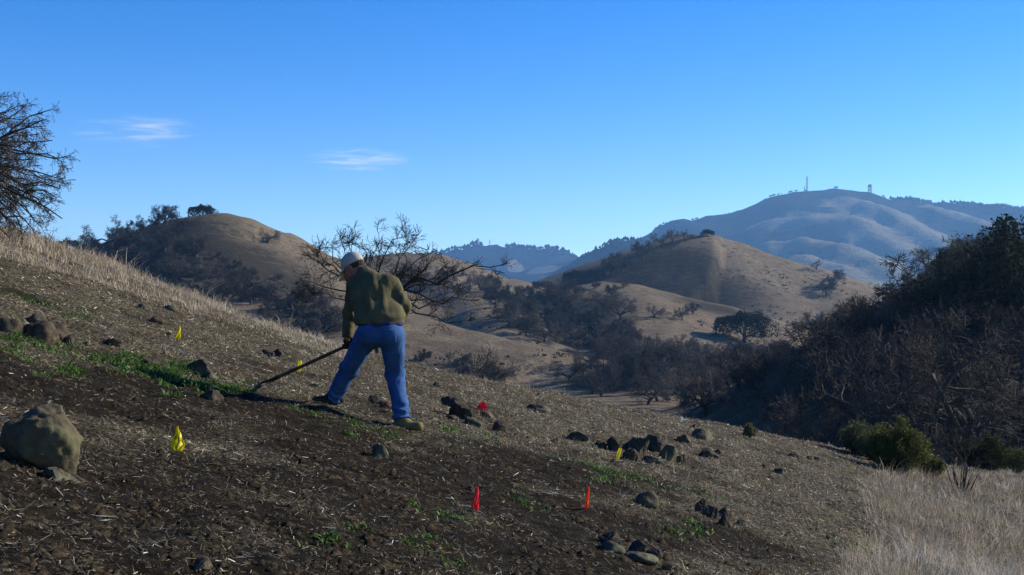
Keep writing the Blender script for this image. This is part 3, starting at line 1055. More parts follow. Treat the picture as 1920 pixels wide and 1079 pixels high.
shrub('coyote_brush', 1682, 884, 112, 92, M_LEAF_BRUSH, 'round olive green bush standing on the brow at right', 1, 90, 9500, .03)
shrub('coyote_brush', 1612, 852, 76, 62, M_LEAF_BRUSH2, 'pale upright green shrub behind the left side of the round olive bush', 2, 60, 3500, .028)
shrub('coyote_brush', 1648, 868, 70, 70, M_LEAF_BRUSH2, 'feathery shrub wedged between the pale shrub and the round olive bush', 3, 60, 3500, .028)
shrub('coyote_brush', 1745, 890, 52, 34, M_LEAF_BRUSH, 'low small bush at the right foot of the round olive bush', 4, 50, 2600, .026)
shrub('coyote_brush', 1846, 880, 105, 62, M_LEAF_DARK, 'dark green bush near the right picture edge behind the dead stalks', 5, 80, 6000, .03)
shrub('coyote_brush', 1902, 886, 60, 44, M_LEAF_BRUSH, 'lighter green bush cut by the right picture edge', 6, 60, 3500, .028)
shrub('coyote_brush', 1404, 820, 22, 22, M_LEAF_BRUSH2, 'tiny green shrub on the brow beyond the rock heaps', 7, 26, 700, .03)

# dead stalks and a dead twiggy shrub
_r = np.random.default_rng(31)
p = hit(1800, 928, 8, 40)
nst = 16
tip = np.stack([_r.normal(size=nst) * .16, _r.normal(size=nst) * .1, _r.uniform(.25, .62, nst)], -1)
bs = tip * np.array([.35, .5, 0]) + np.array([0, 0, -.03])
sp = np.stack([bs, (bs + tip) / 2 + _r.normal(size=tip.shape) * .015, tip], 1)
sr = np.full((nst, 3), .011) * np.array([1.2, 1, .45])
l2, r2 = spawn(_r, sp, sr, 3, 3, (.06, .2), (15, 45), .3, 0, .12, .3, .6, .5)
v, f = tubes(sp, sr, 4)
e = empty('dead_stalks', p)
link('stem', mesh_np('dead_stalk_stem', v, f, [M_TWIG_DARK]), e)
v, f = tubes(l2, r2, 3)
link('crown', mesh_np('dead_stalk_twigs', v, f, [M_TWIG_DARK]), e)
tag(e, 'clump of dark dead stalks standing in the dry grass at right', 'dead plant')
for (u, v_, top, wpx, mat, seed, lab) in [(1812, 880, 792, 150, M_TWIG_DARK, 5, 'dead leafless shrub rising behind the dark dead stalks'), (1880, 872, 780, 110, M_TWIG_PALE, 6, 'leafless shrub with pale curling twigs at the right edge')]:
    p = hit(u, v_, 10, 40)
    h = (v_ - top) / F * p[1]
    tv, cv = build_oak(200 + seed, h, 1.5, 6, (4, 4, 3), .006, 0, .02, .15, .14, .38, .018)
    e = empty('dead_shrub', p)
    link('trunk', mesh_np('dead_shrub_trunk', tv[0], tv[1], [mat], smooth=True), e)
    link('crown', mesh_np('dead_shrub_twigs', cv[0], cv[1], [mat]), e)
    tag(e, lab, 'shrub')

# ------------------------------------------------------------------ straw, dry grass, weeds
def blade_material(name, stops, transl=0.25):
    t = NT(name)
    c = t.ramp(t.attr('tone'), stops)
    t.color(c)
    t.set(Roughness=0.7, Specular_IOR_Level=0.25)
    c = t.mix(1.0, c, (.68, .68, .68), 'MULTIPLY')
    tr = t.n('BsdfTranslucent')
    t.l(c, tr.inputs['Color'])
    mx = t.n('MixShader')
    mx.inputs[0].default_value = transl
    t.l(t.b.outputs[0], mx.inputs[1])
    t.l(tr.outputs[0], mx.inputs[2])
    t.l(mx.outputs[0], t.out.inputs['Surface'])
    return t.m


M_STRAW = blade_material('cut_straw', [(0.0, (0.06, 0.046, 0.026)), (0.4, (0.20, 0.168, 0.11)), (0.75, (0.48, 0.42, 0.305)), (1.0, (0.86, 0.80, 0.66))], .15)
M_DRY = blade_material('dry_grass', [(0.0, (0.14, 0.105, 0.07)), (0.5, (0.46, 0.37, 0.245)), (0.85, (0.76, 0.64, 0.46)), (1.0, (0.90, 0.86, 0.77))], .3)
M_WEED = blade_material('green_weed', [(0.0, (0.02, 0.045, 0.010)), (0.6, (0.11, 0.22, 0.04)), (1.0, (0.32, 0.44, 0.15))], .45)


def near_z(x, y):
    return near_slope(x, y) + micro(x, y)


def near_fan(r, n, d0, d1, t0=-.47, t1=.47, pw=1.2):
    q = r.random(n)
    a = 1 - pw
    D = (d0 ** a + q * (d1 ** a - d0 ** a)) ** (1 / a)
    t = r.uniform(t0, t1, n)
    return t * D, D


def surf_frame(x, y):
    e = .03
    zx = (near_z(x + e, y) - near_z(x - e, y)) / (2 * e)
    zy = (near_z(x, y + e) - near_z(x, y - e)) / (2 * e)
    return norm(np.stack([-zx, -zy, np.ones_like(zx)], -1))


def straw_mesh(r, x, y, length, width, tone, tilt=.35, lift=.012):
    n = len(x)
    c = np.stack([x, y, near_z(x, y)], -1)
    nrm = surf_frame(x, y)
    a = norm(np.cross(nrm, norm(r.normal(size=(n, 3)))))
    d = norm(a + nrm * r.normal(size=(n, 1)) * tilt)
    side = norm(np.cross(d, norm(nrm + .7 * r.normal(size=(n, 3)))))
    c = c + nrm * (lift * (r.random((n, 1)) + .1))
    p0, p2 = c - d * length[:, None] * .5, c + d * length[:, None] * .5
    w = side * width[:, None] * .5
    v = np.stack([p0 - w, p0 + w, p2 + w * .6, p2 - w * .6], 1).reshape(-1, 3)
    return v, np.arange(4 * n).reshape(-1, 4), np.repeat(tone, 4)


r = np.random.default_rng(77)
x, y = near_fan(r, 420000, 3.4, 31)
cov = straw_cover(x, y)
dens = .18 + .82 * cov ** 1.6
k = r.random(len(x)) < dens * np.where(y < np.interp(x, _fx, _fyc) + 4, 1, 0)
x, y, cov = x[k], y[k], cov[k]
n = len(x)
L = r.gamma(2.8, .0072, n) * (1 + y / 22.0)
Wd = np.maximum(.0030, .00044 * y) * r.uniform(.5, 1.5, n)
tone = np.clip(r.beta(2.0, 3.0, n) * (.62 + .38 * cov) + .20 * fbm(x / .5, y / .5, 3), 0, 1)
tone[r.random(n) < .05] = .95
v, f, tn = straw_mesh(r, x, y, L, Wd, tone)
tag(link('straw_litter', mesh_np('straw_litter', v, f, [M_STRAW], {'tone': tn})), 'pale cut straw scattered over the dark soil', 'straw', kind='stuff')


def grass_mesh(r, x, y, hgt, width, tone, lean=(0.15, 0.0), spread=.45):
    n = len(x)
    b = np.stack([x, y, near_z(x, y) - .01], -1)
    az = r.uniform(0, 6.283, n)
    ln = np.stack([np.cos(az), np.sin(az)], -1) * (spread * r.random(n) ** .7)[:, None] + np.array(lean)
    top = b + np.concatenate([ln, np.ones((n, 1))], 1) * hgt[:, None]
    mid = b + np.concatenate([ln * .32, np.full((n, 1), .58)], 1) * hgt[:, None]
    top[:, 2] -= hgt * r.uniform(0, .35, n)
    s = norm(np.stack([np.cos(az + 1.57), np.sin(az + 1.57), np.zeros(n)], -1)) * width[:, None] * .5
    v = np.stack([b - s, b + s, mid - s * .85, mid + s * .85, top - s * .25, top + s * .25], 1).reshape(-1, 3)
    i = np.arange(n)[:, None] * 6
    f = np.concatenate([i + np.array([0, 1, 3, 2]), i + np.array([2, 3, 5, 4])])
    return v, f, np.repeat(tone, 6)


def tufted(r, x, y, k, rad):
    """gather blades into tufts"""
    m = len(x)
    ox, oy = r.normal(size=m * k) * rad, r.normal(size=m * k) * rad
    return np.repeat(x, k) + ox, np.repeat(y, k) + oy, np.stack([ox, oy], -1) / rad * .30 + np.repeat(r.normal(size=(m, 2)) * .35, k, axis=0)


parts = []
# the strip of tall dry grass along the brow on the left
edge = np.array([hit(u, v_, 3, 40)[:2] for u, v_ in [(-200, 440), (0, 487), (65, 504), (156, 523), (233, 548), (285, 569), (389, 598), (480, 617), (560, 645), (640, 672)]])
tx = r.uniform(-12.5, -2.4, 9000)
ty = r.uniform(10, 24.5, 9000)
ye = np.interp(tx, edge[:, 0], edge[:, 1]) + .6 * fbm(tx / 1.5, ty / 1.5, 2)
k = (ty > ye) & (ty < np.interp(tx, _fx, _fyc) + 2.2)
x, y, tl = tufted(r, tx[k], ty[k], 9, .07)
hg = r.gamma(3.5, .031, len(x)) * (.8 + 1.0 * fbm(x / 1.1, y / 1.1, 3)) * np.interp(x, [-9, -3.2, -2.4], [1.15, .75, .5])
parts.append(grass_mesh(r, x, y, np.clip(hg, .04, .5), np.maximum(.004, .0004 * y) * r.uniform(.6, 1.2, len(x)), np.clip(r.beta(4, 2.6, len(x)) + .35 * fbm(x / .7, y / .7, 2), 0, 1), tl * .8 + np.array([.1, 0]), .6))
# the dry grass field in the right corner
poly = [(1640, 893), (1700, 886), (1930, 890), (2300, 900), (2300, 1200), (1530, 1200), (1600, 1060), (1650, 1000), (1620, 940)]
tx, ty = near_fan(r, 60000, 6, 33, .2, .55, 1.01)
tz = near_z(tx, ty)
pu, pv_ = 960 + tx / ty * F, VH - tz / ty * F
pu = pu + 35 * fbm(tx / .7, ty / .7, 3)
inside = np.array([in_poly(poly, a, b) for a, b in zip(pu, pv_)])
tx, ty = tx[inside], ty[inside]
ro = np.random.default_rng(3).permutation(len(tx))[:2900]
tx, ty = tx[ro], ty[ro]
x, y, tl2 = tufted(r, tx, ty, 20, .05)
big = np.exp(-((x - 3.55) ** 2 + (y - 9.6) ** 2) / .55) + .8 * np.exp(-((x - 4.6) ** 2 + (y - 10.8) ** 2) / .4)
hg = r.gamma(3.5, .036, len(x)) * (.85 + 1.1 * fbm(x / .6, y / .6, 2)) * (1 + .5 * big)
parts.append(grass_mesh(r, x, y, np.clip(hg, .03, .36), np.maximum(.0030, .00034 * y) * r.uniform(.5, 1.2, len(x)), np.clip(r.beta(2.5, 2.6, len(x)) + .4 * big + .45 * fbm(x / .55, y / .55, 3), 0, 1), tl2 + np.array([.12, .02]), .7))
# short stubble over the far side of the slope
x, y = near_fan(r, 34000, 8, 33, -.45, .5, .7)
k = (r.random(len(x)) < straw_cover(x, y) * sstep(8, 16, y + x)) & (y < np.interp(x, _fx, _fyc) + 3)
x, y = x[k], y[k]
parts.append(grass_mesh(r, x, y, r.gamma(3, .018, len(x)), np.maximum(.003, .0004 * y) * r.uniform(.5, 1.1, len(x)), np.clip(r.beta(2.6, 3, len(x)), 0, 1), (.08, 0), .8))
vs, fs, ts, off = [], [], [], 0
for v, f, t_ in parts:
    vs.append(v)
    fs.append(f + off)
    ts.append(t_)
    off += len(v)
tag(link('dry_grass', mesh_np('dry_grass', np.concatenate(vs), np.concatenate(fs), [M_DRY], {'tone': np.concatenate(ts)})), 'bleached dry grass along the brow and in the right corner', 'grass', kind='stuff')

# green weeds
wx, wy, wh = [], [], []
for (u, v_, rad) in GREEN:
    c = hit(u, v_, 3, 40)
    left = u < 500 and v_ > 600
    nb = int((820 if 225 < u < 395 and left else 330) * rad / .4)
    nc_ = max(3, nb // 45)
    kx, ky = r.normal(size=nc_) * rad * .7, r.normal(size=nc_) * rad * 1.3
    ki = r.integers(0, nc_, nb)
    wx.append(c[0] + kx[ki] + r.normal(size=nb) * .045)
    wy.append(c[1] + ky[ki] + r.normal(size=nb) * .06)
    wh.append(r.uniform(.02, .065, nb) * (1.1 if left else .8))
x, y, hg = np.concatenate(wx), np.concatenate(wy), np.concatenate(wh)
v, f, tn = grass_mesh(r, x, y, hg, r.uniform(.006, .018, len(x)), np.clip(r.beta(2, 2.2, len(x)), 0, 1), (.15, -.05), 1.3)
tag(link('green_weeds', mesh_np('green_weeds', v, f, [M_WEED], {'tone': tn})), 'low green weeds growing in patches on the soil', 'weeds', kind='stuff')

# clods of worked soil, half sunk
M_CLOD = NT('soil_clod')
M_CLOD.color(M_CLOD.ramp(M_CLOD.noise(40.0, 5, .7), [(.35, (.014, .0105, .0068)), (.55, (.055, .042, .026)), (.7, (.13, .105, .068))]))
M_CLOD.set(Roughness=1.0, Specular_IOR_Level=.03)
M_CLOD = M_CLOD.m
x, y = near_fan(r, 34000, 3.4, 16)
k = (r.random(len(x)) < (1.05 - straw_cover(x, y)) * .8) & (fbm(x / .45 + 31, y / .45, 2) > -.12)
x, y = x[k], y[k]
n = len(x)
oc = np.array([(1, 0, 0), (.4, .9, .1), (-.7, .7, 0), (-.9, -.3, .1), (0, -1, 0), (.2, .1, .8), (-.2, .25, .7)])
of = np.array([(0, 1, 5), (1, 6, 5), (1, 2, 6), (2, 3, 6), (3, 4, 6), (4, 5, 6), (4, 0, 5)])
sz = np.clip(r.gamma(2.2, .0075, n), .006, .05)[:, None, None]
v = np.stack([x, y, near_z(x, y) - .15 * sz[:, 0, 0]], -1)[:, None, :] + oc[None] * sz * np.array([1, 1, .75]) * r.uniform(.55, 1.4, (n, 7, 1))
a_ = r.uniform(0, 6.28, n)
f = (np.arange(n) * 7)[:, None, None] + of[None]
tag(link('soil_clods', mesh_np('soil_clods', v.reshape(-1, 3), f.reshape(-1, 3), [M_CLOD], smooth=True)), 'clods and crumbs of worked dark soil', 'soil', kind='stuff')

# ------------------------------------------------------------------ rocks
import bmesh


def rock_material(name, c0, c1, lichen, amt):
    t = NT(name)
    n = t.noise(5.0, 8, .65)
    n2 = t.noise(24.0, 6, .7)
    c = t.ramp(t.math('ADD', t.math('MULTIPLY', n, .6), t.math('MULTIPLY', n2, .4)), [(.32, c0), (.68, c1)])
    lm = t.noise(9.0, 5, .6)
    c = t.mix(t.math('MULTIPLY', t.ramp(lm, [(.52, 0.0), (.64, 1.0)]), amt), c, lichen)
    vr = t.ramp(t.rand(), [(0.0, (.75, .75, .78)), (1.0, (1.2, 1.15, 1.05))])
    t.color(t.mix(1.0, c, vr, 'MULTIPLY'))
    t.bump(t.math('ADD', n, t.math('MULTIPLY', n2, .5)), .8, .02)
    t.set(Roughness=.95, Specular_IOR_Level=.1)
    return t.m


M_ROCK = rock_material('dark_basalt', (.036, .029, .023), (.115, .093, .070), (.16, .145, .095), .55)
M_BOULDER = rock_material('tan_boulder', (.07, .06, .039), (.155, .135, .088), (.15, .155, .08), .6)
M_SLAB = rock_material('lichened_slab', (.06, .056, .04), (.14, .128, .09), (.17, .18, .11), .7)
M_REDROCK = rock_material('reddish_rock', (.05, .028, .02), (.13, .075, .05), (.15, .12, .08), .3)


def rock_mesh(seed, sx, sy, sz, angular, sub=4):
    rr = random.Random(seed)
    bm = bmesh.new()
    bmesh.ops.create_icosphere(bm, subdivisions=sub, radius=1.0)
    planes = []
    for _ in range(13 if angular else 6):
        nv = Vector((rr.gauss(0, 1), rr.gauss(0, 1), rr.gauss(0, 1))).normalized()
        planes.append((nv, rr.uniform(.42, .74) if angular else rr.uniform(.74, .92)))
    o = Vector((rr.uniform(0, 50), rr.uniform(0, 50), rr.uniform(0, 50)))
    for v in bm.verts:
        d = v.co.normalized()
        q = 1.0
        for nv, h in planes:
            k = d.dot(nv)
            if k > 1e-3:
                q = min(q, h / k)
        q *= 1 + (.10 if angular else .2) * mnoise.noise(d * 1.4 + o) + .09 * mnoise.noise(d * 4 + o) + .04 * mnoise.noise(d * 10 + o) + .02 * mnoise.noise(d * 23 + o)
        v.co = Vector((d.x * q * sx, d.y * q * sy, d.z * q * sz))
    me = bpy.data.meshes.new('rock')
    bm.to_mesh(me)
    bm.free()
    if not angular:
        me.polygons.foreach_set('use_smooth', np.ones(len(me.polygons), dtype=bool))
    return me


_rs = [100]


def rock(u, vb, wpx, hpx, label, style='a', mat=None, group=None, tilt=0.0, bury=.46, deep=.85, dy=0.0):
    p = hit(u, min(vb, 1078), 3, 40)
    D = p[1]
    w, h = wpx / F * D * .60, hpx / F * D
    h *= .84
    hz2 = h / (2 - 2 * bury) * 1.12
    _rs[0] += 1
    me = rock_mesh(_rs[0], w, w * deep, hz2, style == 'a', 5 if wpx > 100 else 4 if wpx > 48 else 3)
    me.materials.append(mat or M_ROCK)
    o = link('boulder' if wpx > 100 else 'rock', me, None, (p[0], D + w * deep * .7 + dy, p[2] + hz2 * (1 - 2 * bury)))
    gz = (ground(p[0] + w, D) - ground(p[0] - w, D)) / (2 * w)
    o.rotation_euler = (_tr.uniform(-.15, .15), -math.atan(gz) * .7 + tilt, _tr.uniform(-.4, .4))
    tag(o, label, 'boulder' if wpx > 100 else 'rock', group)
    return o


rock(64, 876, 124, 122, 'big smooth tan boulder at the left edge of the slope', 'r', M_BOULDER, bury=.22, deep=.8)
rock(100, 898, 84, 18, 'flat half-buried stone below the big tan boulder', 'a', M_SLAB, bury=.7)
ROCKS = [
    (10, 624, 42, 34, 'rounded rock at the left edge of the upper left rock row', 'r', None),
    (66, 638, 62, 38, 'largest dark rock of the upper left rock row', 'r', None),
    (66, 608, 34, 20, 'small light stone lying on top of the upper left rock row', 'r', M_SLAB),
    (104, 632, 36, 26, 'round rock right of the largest one in the upper left row', 'r', None),
    (88, 640, 24, 22, 'small brown stone wedged in the middle of the upper left rock row', 'r', M_SLAB),
    (128, 644, 32, 20, 'low dark stone ending the upper left rock row', 'a', None),
    (208, 648, 40, 18, 'flat dark rock between the upper left rock row and the green weeds', 'a', None),
    (160, 646, 22, 12, 'little stone between the rock row and the flat dark rock', 'a', None),
    (280, 690, 54, 34, 'dark wedge-shaped rock behind the green weeds', 'a', None),
    (366, 702, 52, 44, 'dark upright rock at the right end of the green weeds', 'a', None),
    (394, 712, 30, 22, 'tan stone leaning on the dark upright rock', 'a', M_SLAB),
    (408, 724, 28, 16, 'small slanted stone just below the tan leaning stone', 'a', M_SLAB),
    (393, 750, 40, 20, 'flat dark rock on bare soil below the green weeds', 'a', None),
    (499, 667, 24, 17, 'left stone of the dark pair near the grassy brow', 'a', None),
    (522, 669, 30, 20, 'right stone of the dark pair near the grassy brow', 'a', None),
    (588, 726, 16, 12, 'small pointed stone near the person\'s dark shoe', 'a', None),
    (268, 580, 24, 12, 'small brown stone in the litter under the dry grass strip', 'r', M_SLAB),
    (318, 582, 26, 12, 'light stone just below the dry grass strip', 'r', M_SLAB),
    (290, 604, 26, 12, 'flat stone above the drooping yellow flag', 'r', None),
    (700, 757, 26, 16, 'dark stone left in the gap between the person\'s feet', 'a', None),
    (720, 765, 22, 16, 'brown stone right in the gap between the person\'s feet', 'a', M_REDROCK),
    (712, 860, 44, 40, 'greenish lichened slab in front of the tan boot', 'a', M_SLAB),
    (818, 724, 16, 10, 'small dark stone near the brow right of the person', 'a', None),
    (848, 764, 46, 26, 'dark rock at the upper left of the heap with the red flag', 'a', None),
    (866, 784, 46, 40, 'tallest dark rock of the heap with the red flag', 'a', None),
    (846, 786, 26, 12, 'low dark stone at the left foot of the red flag heap', 'a', None),
    (894, 802, 46, 26, 'flat-topped pale slab at the front of the red flag heap', 'a', M_SLAB),
    (914, 784, 40, 18, 'dark stone just under the red flag', 'a', None),
    (936, 808, 40, 30, 'dark sloping rock at the right end of the red flag heap', 'a', None),
    (1012, 772, 44, 14, 'half-buried grey stone on the slope beyond the red flag heap', 'r', M_SLAB),
    (1012, 742, 16, 8, 'tiny dark stone on the brow in the middle of the picture', 'a', None),
    (1078, 826, 46, 22, 'long dark rock left of the middle rock heap', 'a', None),
    (1044, 832, 24, 13, 'small dark stone left of the long dark rock', 'a', None),
    (1130, 840, 28, 18, 'dark stone at the left end of the middle rock heap', 'a', None),
    (1152, 846, 34, 28, 'dark rock behind the small yellow flag', 'a', None),
    (1192, 852, 56, 50, 'pyramid-shaped dark rock, highest of the middle heap', 'a', None),
    (1182, 862, 34, 26, 'dark rock at the front foot of the pyramid-shaped rock', 'a', None),
    (1228, 848, 50, 34, 'slanted dark slab right of the pyramid-shaped rock', 'a', None),
    (1252, 866, 44, 34, 'brown striped rock low in the middle heap', 'a', M_SLAB),
    (1222, 868, 46, 22, 'flat grey rock low in front of the middle heap', 'a', M_SLAB),
    (1276, 868, 34, 26, 'dark stone at the right end of the middle heap', 'a', None),
    (1286, 830, 36, 18, 'dark low rock behind the middle heap', 'a', None),
    (1318, 826, 40, 24, 'rounded greenish rock behind the middle heap', 'r', M_SLAB),
    (1302, 806, 20, 14, 'reddish stone on the slope behind the middle heap', 'a', M_REDROCK),
    (1328, 858, 46, 24, 'dark rock standing apart right of the middle heap', 'a', None),
    (1344, 852, 18, 12, 'small dark stone touching the rock right of the middle heap', 'a', None),
    (1212, 950, 40, 30, 'tan tongue-shaped stone half sunk below the middle heap', 'r', M_BOULDER),
    (1316, 964, 34, 30, 'left dark rock of the right-hand rock cluster', 'a', None),
    (1338, 974, 32, 34, 'upright dark rock in the right-hand rock cluster', 'a', None),
    (1356, 970, 30, 26, 'rear dark rock of the right-hand rock cluster', 'a', None),
    (1364, 988, 36, 30, 'front dark rock of the right-hand rock cluster', 'a', None),
    (1390, 988, 28, 16, 'tan stone ending the right-hand rock cluster', 'a', M_SLAB),
    (1146, 1022, 54, 28, 'long dark rock at the upper left of the bottom rock cluster', 'a', None),
    (1148, 1036, 42, 18, 'grey-green flat stone at the front left of the bottom rock cluster', 'r', M_SLAB),
    (1196, 1036, 42, 28, 'blocky dark rock in the middle of the bottom rock cluster', 'a', None),
    (1230, 1048, 36, 32, 'dark rock right of the blocky one in the bottom cluster', 'a', None),
    (1204, 1056, 60, 18, 'flat pale slab in front of the bottom rock cluster', 'r', M_SLAB),
    (1252, 1070, 30, 20, 'small stone at the lower right of the bottom rock cluster', 'a', None),
    (1492, 858, 26, 13, 'small dark stone on the right part of the slope, left of the close pair', 'a', None),
    (1518, 862, 16, 9, 'left stone of the close pair on the right part of the slope', 'a', None),
    (1533, 863, 18, 12, 'right stone of the close pair on the right part of the slope', 'a', None),
    (1438, 880, 24, 12, 'dark stone above the other in the litter at right of centre', 'a', None),
    (1466, 890, 28, 14, 'dark stone below the other in the litter at right of centre', 'a', None),
    (1385, 802, 14, 8, 'pale little stone on the brow beside the tiny green shrub', 'a', M_SLAB),
    (374, 1070, 36, 26, 'black stone sunk in the soil at the bottom left', 'a', None),
    (205, 652, 0, 0, '', '', None),
]
for (u, vb, wpx, hpx, lab, st, mt) in ROCKS:
    if wpx:
        rock(u, vb, wpx, hpx, lab, st, mt)

# ------------------------------------------------------------------ marker flags
def flag_material(name, c, printed=False):
    t = NT(name)
    col = c
    if printed:
        g = t.coord('Generated')
        mp = t.n('Mapping')
        mp.inputs['Rotation'].default_value = (0, math.radians(38), 0)
        t.l(g, mp.inputs[0])
        wv = t.n('TexWave', Scale=4.2, Distortion=1.6, Detail=2.0)
        wv.bands_direction = 'X'
        t.l(mp.outputs[0], wv.inputs['Vector'])
        sp_ = t.n('SeparateXYZ')
        t.l(g, sp_.inputs[0])
        zone = t.math('MULTIPLY', t.ramp(sp_.outputs['Z'], [(.12, 0.0), (.16, 1.0)]), t.ramp(sp_.outputs['Z'], [(.6, 1.0), (.66, 0.0)]))
        zone = t.math('MULTIPLY', zone, t.math('MULTIPLY', t.ramp(sp_.outputs['X'], [(.25, 0.0), (.3, 1.0)]), t.ramp(sp_.outputs['X'], [(.66, 1.0), (.72, 0.0)])))
        col = t.mix(t.math('MULTIPLY', t.ramp(wv.outputs['Fac'], [(.52, 0.0), (.62, 1.0)]), zone), c, (.05, .03, .01))
    t.color(col)
    t.set(Roughness=.45, Specular_IOR_Level=.4)
    tr = t.n('BsdfTranslucent')
    if printed:
        t.l(col, tr.inputs['Color'])
    else:
        tr.inputs['Color'].default_value = (*c, 1)
    mx = t.n('MixShader')
    mx.inputs[0].default_value = .25
    t.l(t.b.outputs[0], mx.inputs[1])
    t.l(tr.outputs[0], mx.inputs[2])
    t.l(mx.outputs[0], t.out.inputs['Surface'])
    return t.m


M_YEL = flag_material('yellow_plastic', (.86, .74, .01))
M_YELP = flag_material('printed_yellow_plastic', (.88, .76, .01), True)
M_RED = flag_material('red_plastic', (.80, .006, .012))
M_PINK = flag_material('pinkish_red_plastic', (.78, .03, .05))
M_ORANGE = flag_material('orange_red_plastic', (.90, .075, .012))
M_WHITE = flag_material('white_plastic', (.85, .87, .88))
M_AQUA = flag_material('pale_aqua_plastic', (.35, .72, .68))
M_WIRE = NT('steel_wire').color((.12, .12, .12)).set(Metallic=.6, Roughness=.5).m


def marker(u, vb, rows, mat, label, folds=2.5, amp=.28, stem_u=None, up=0):
    """wire stake with a drooping plastic pennant; rows = (photo v, left u, right u)"""
    p = hit(u, vb, 3, 40)
    D = p[1]
    s = D / F
    e = empty('marker_flag', p)
    top = rows[0][0]
    nr, nc = 14, 15
    vv = np.linspace(rows[0][0], rows[-1][0], nr)
    a = np.array(rows, float)
    xl, xr = np.interp(vv, a[:, 0], a[:, 1]), np.interp(vv, a[:, 0], a[:, 2])
    q = np.linspace(0, 1, nc)
    X_ = (xl[:, None] + (xr - xl)[:, None] * q[None] - u) * s
    wide = ((xr - xl) * s)[:, None]
    Y_ = amp * wide * np.sin(q * math.pi * 2 * folds + vv[:, None] * .12)[...] - .004 + .12 * wide * np.sin(vv[:, None] * .35)
    Z_ = np.repeat((((VH - vv) * s) - p[2])[:, None], nc, 1) + .06 * wide * np.sin(q * 9 + 1.0)
    me = mesh_np('pennant', np.stack([X_, Y_, Z_], -1), grid_faces(nc, nr), [mat], smooth=True)
    link('pennant', me, e)
    su = (stem_u if stem_u is not None else u)
    zt = (VH - top) * s - p[2] + .008
    w = np.array([[[0, .003, -.08], [0, .003, .3 * zt], [(su - u) * s, .003, zt]]])
    v, f = tubes(w, np.full((1, 3), .0016), 5)
    link('stake', mesh_np('stake', v, f, [M_WIRE]), e)
    tag(e, label, 'flag', 'marker flags stuck in the slope')


marker(333, 850, [(800, 332, 335), (812, 329, 339), (826, 324, 343), (836, 320, 347), (842, 323, 345), (846, 328, 340)], M_YELP, 'large printed yellow marker flag drooping on bare soil at left', 1.5, .22, 334)
marker(333, 638, [(613, 336, 339), (622, 333, 339), (630, 330, 339), (634, 327, 339), (637, 328, 333)], M_YEL, 'small drooping yellow marker flag below the dry grass strip at left', 1.5, .3, 338)
marker(562, 700, [(677, 559, 566), (684, 558, 567), (692, 557, 566), (698, 557, 563)], M_YEL, 'yellow marker flag crossed by the hoe handle', 1.2, .25, 562)
marker(1158, 866, [(841, 1160, 1166), (848, 1158, 1165), (856, 1156, 1162), (863, 1155, 1159)], M_YEL, 'narrow yellow marker flag in front of the middle rock heap', 1.0, .3, 1164)
marker(903, 786, [(753, 904, 907), (758, 900, 911), (764, 895, 914), (768, 892, 914)], M_RED, 'bright red spread marker flag standing in the rock heap', 1.0, .10, 894)
marker(893, 958, [(913, 893, 897), (925, 890, 898), (940, 887, 898), (952, 886, 898), (957, 891, 897)], M_PINK, 'pinkish red hanging marker flag low in the centre', 1.5, .25, 896)
marker(1100, 956, [(914, 1102, 1106), (925, 1099, 1106), (938, 1097, 1104), (948, 1095, 1105), (954, 1096, 1101)], M_ORANGE, 'orange-red hanging marker flag right of the pinkish one', 1.3, .25, 1104)
marker(1747, 872, [(851, 1745, 1748), (855, 1745, 1749), (859, 1745, 1748)], M_WHITE, 'tiny white marker flag beside the low bush at right', 1.0, .3, 1747)
marker(1278, 796, [(782, 1277, 1280), (787, 1276, 1280), (791, 1276, 1279)], M_AQUA, 'tiny pale aqua marker flag near the brow behind the middle rock heap', 1.0, .3, 1278)

# scraps lying about
M_SCRAP = NT('bleached_scrap').color((.5, .45, .36)).m
for (u, v_, L_, a_, lab) in [(196, 976, .11, .1, 'thick pale stalk lying on the soil at bottom left'), (198, 984, .06, -.25, 'short white stalk just below the thick pale one'), (1045, 922, .05, 0, 'white curled scrap on the soil between the two red hanging flags'),
                             (1030, 930, .11, .1, 'long pale stem beside the white curled scrap'), (726, 814, .035, .3, 'short white scrap beside the tan boot'), (656, 960, .12, .9, 'pale twig standing slanted on the soil at bottom centre')]:
    p = hit(u, v_, 3, 30)
    n = 5
    q = np.linspace(-.5, .5, n)
    ln = np.stack([q * L_ * math.cos(a_), .02 * np.sin(q * 5), .014 + q * L_ * (-.22) * math.cos(a_) + abs(math.sin(a_)) * (q + .5) * L_ * .6], -1)[None]
    v, f = tubes(ln, (.0028 * np.array([.7, 1, 1.1, .9, .6]))[None], 6)
    tag(link('stalk', mesh_np('stalk', v, f, [M_SCRAP], smooth=True), None, p), lab, 'stalk')

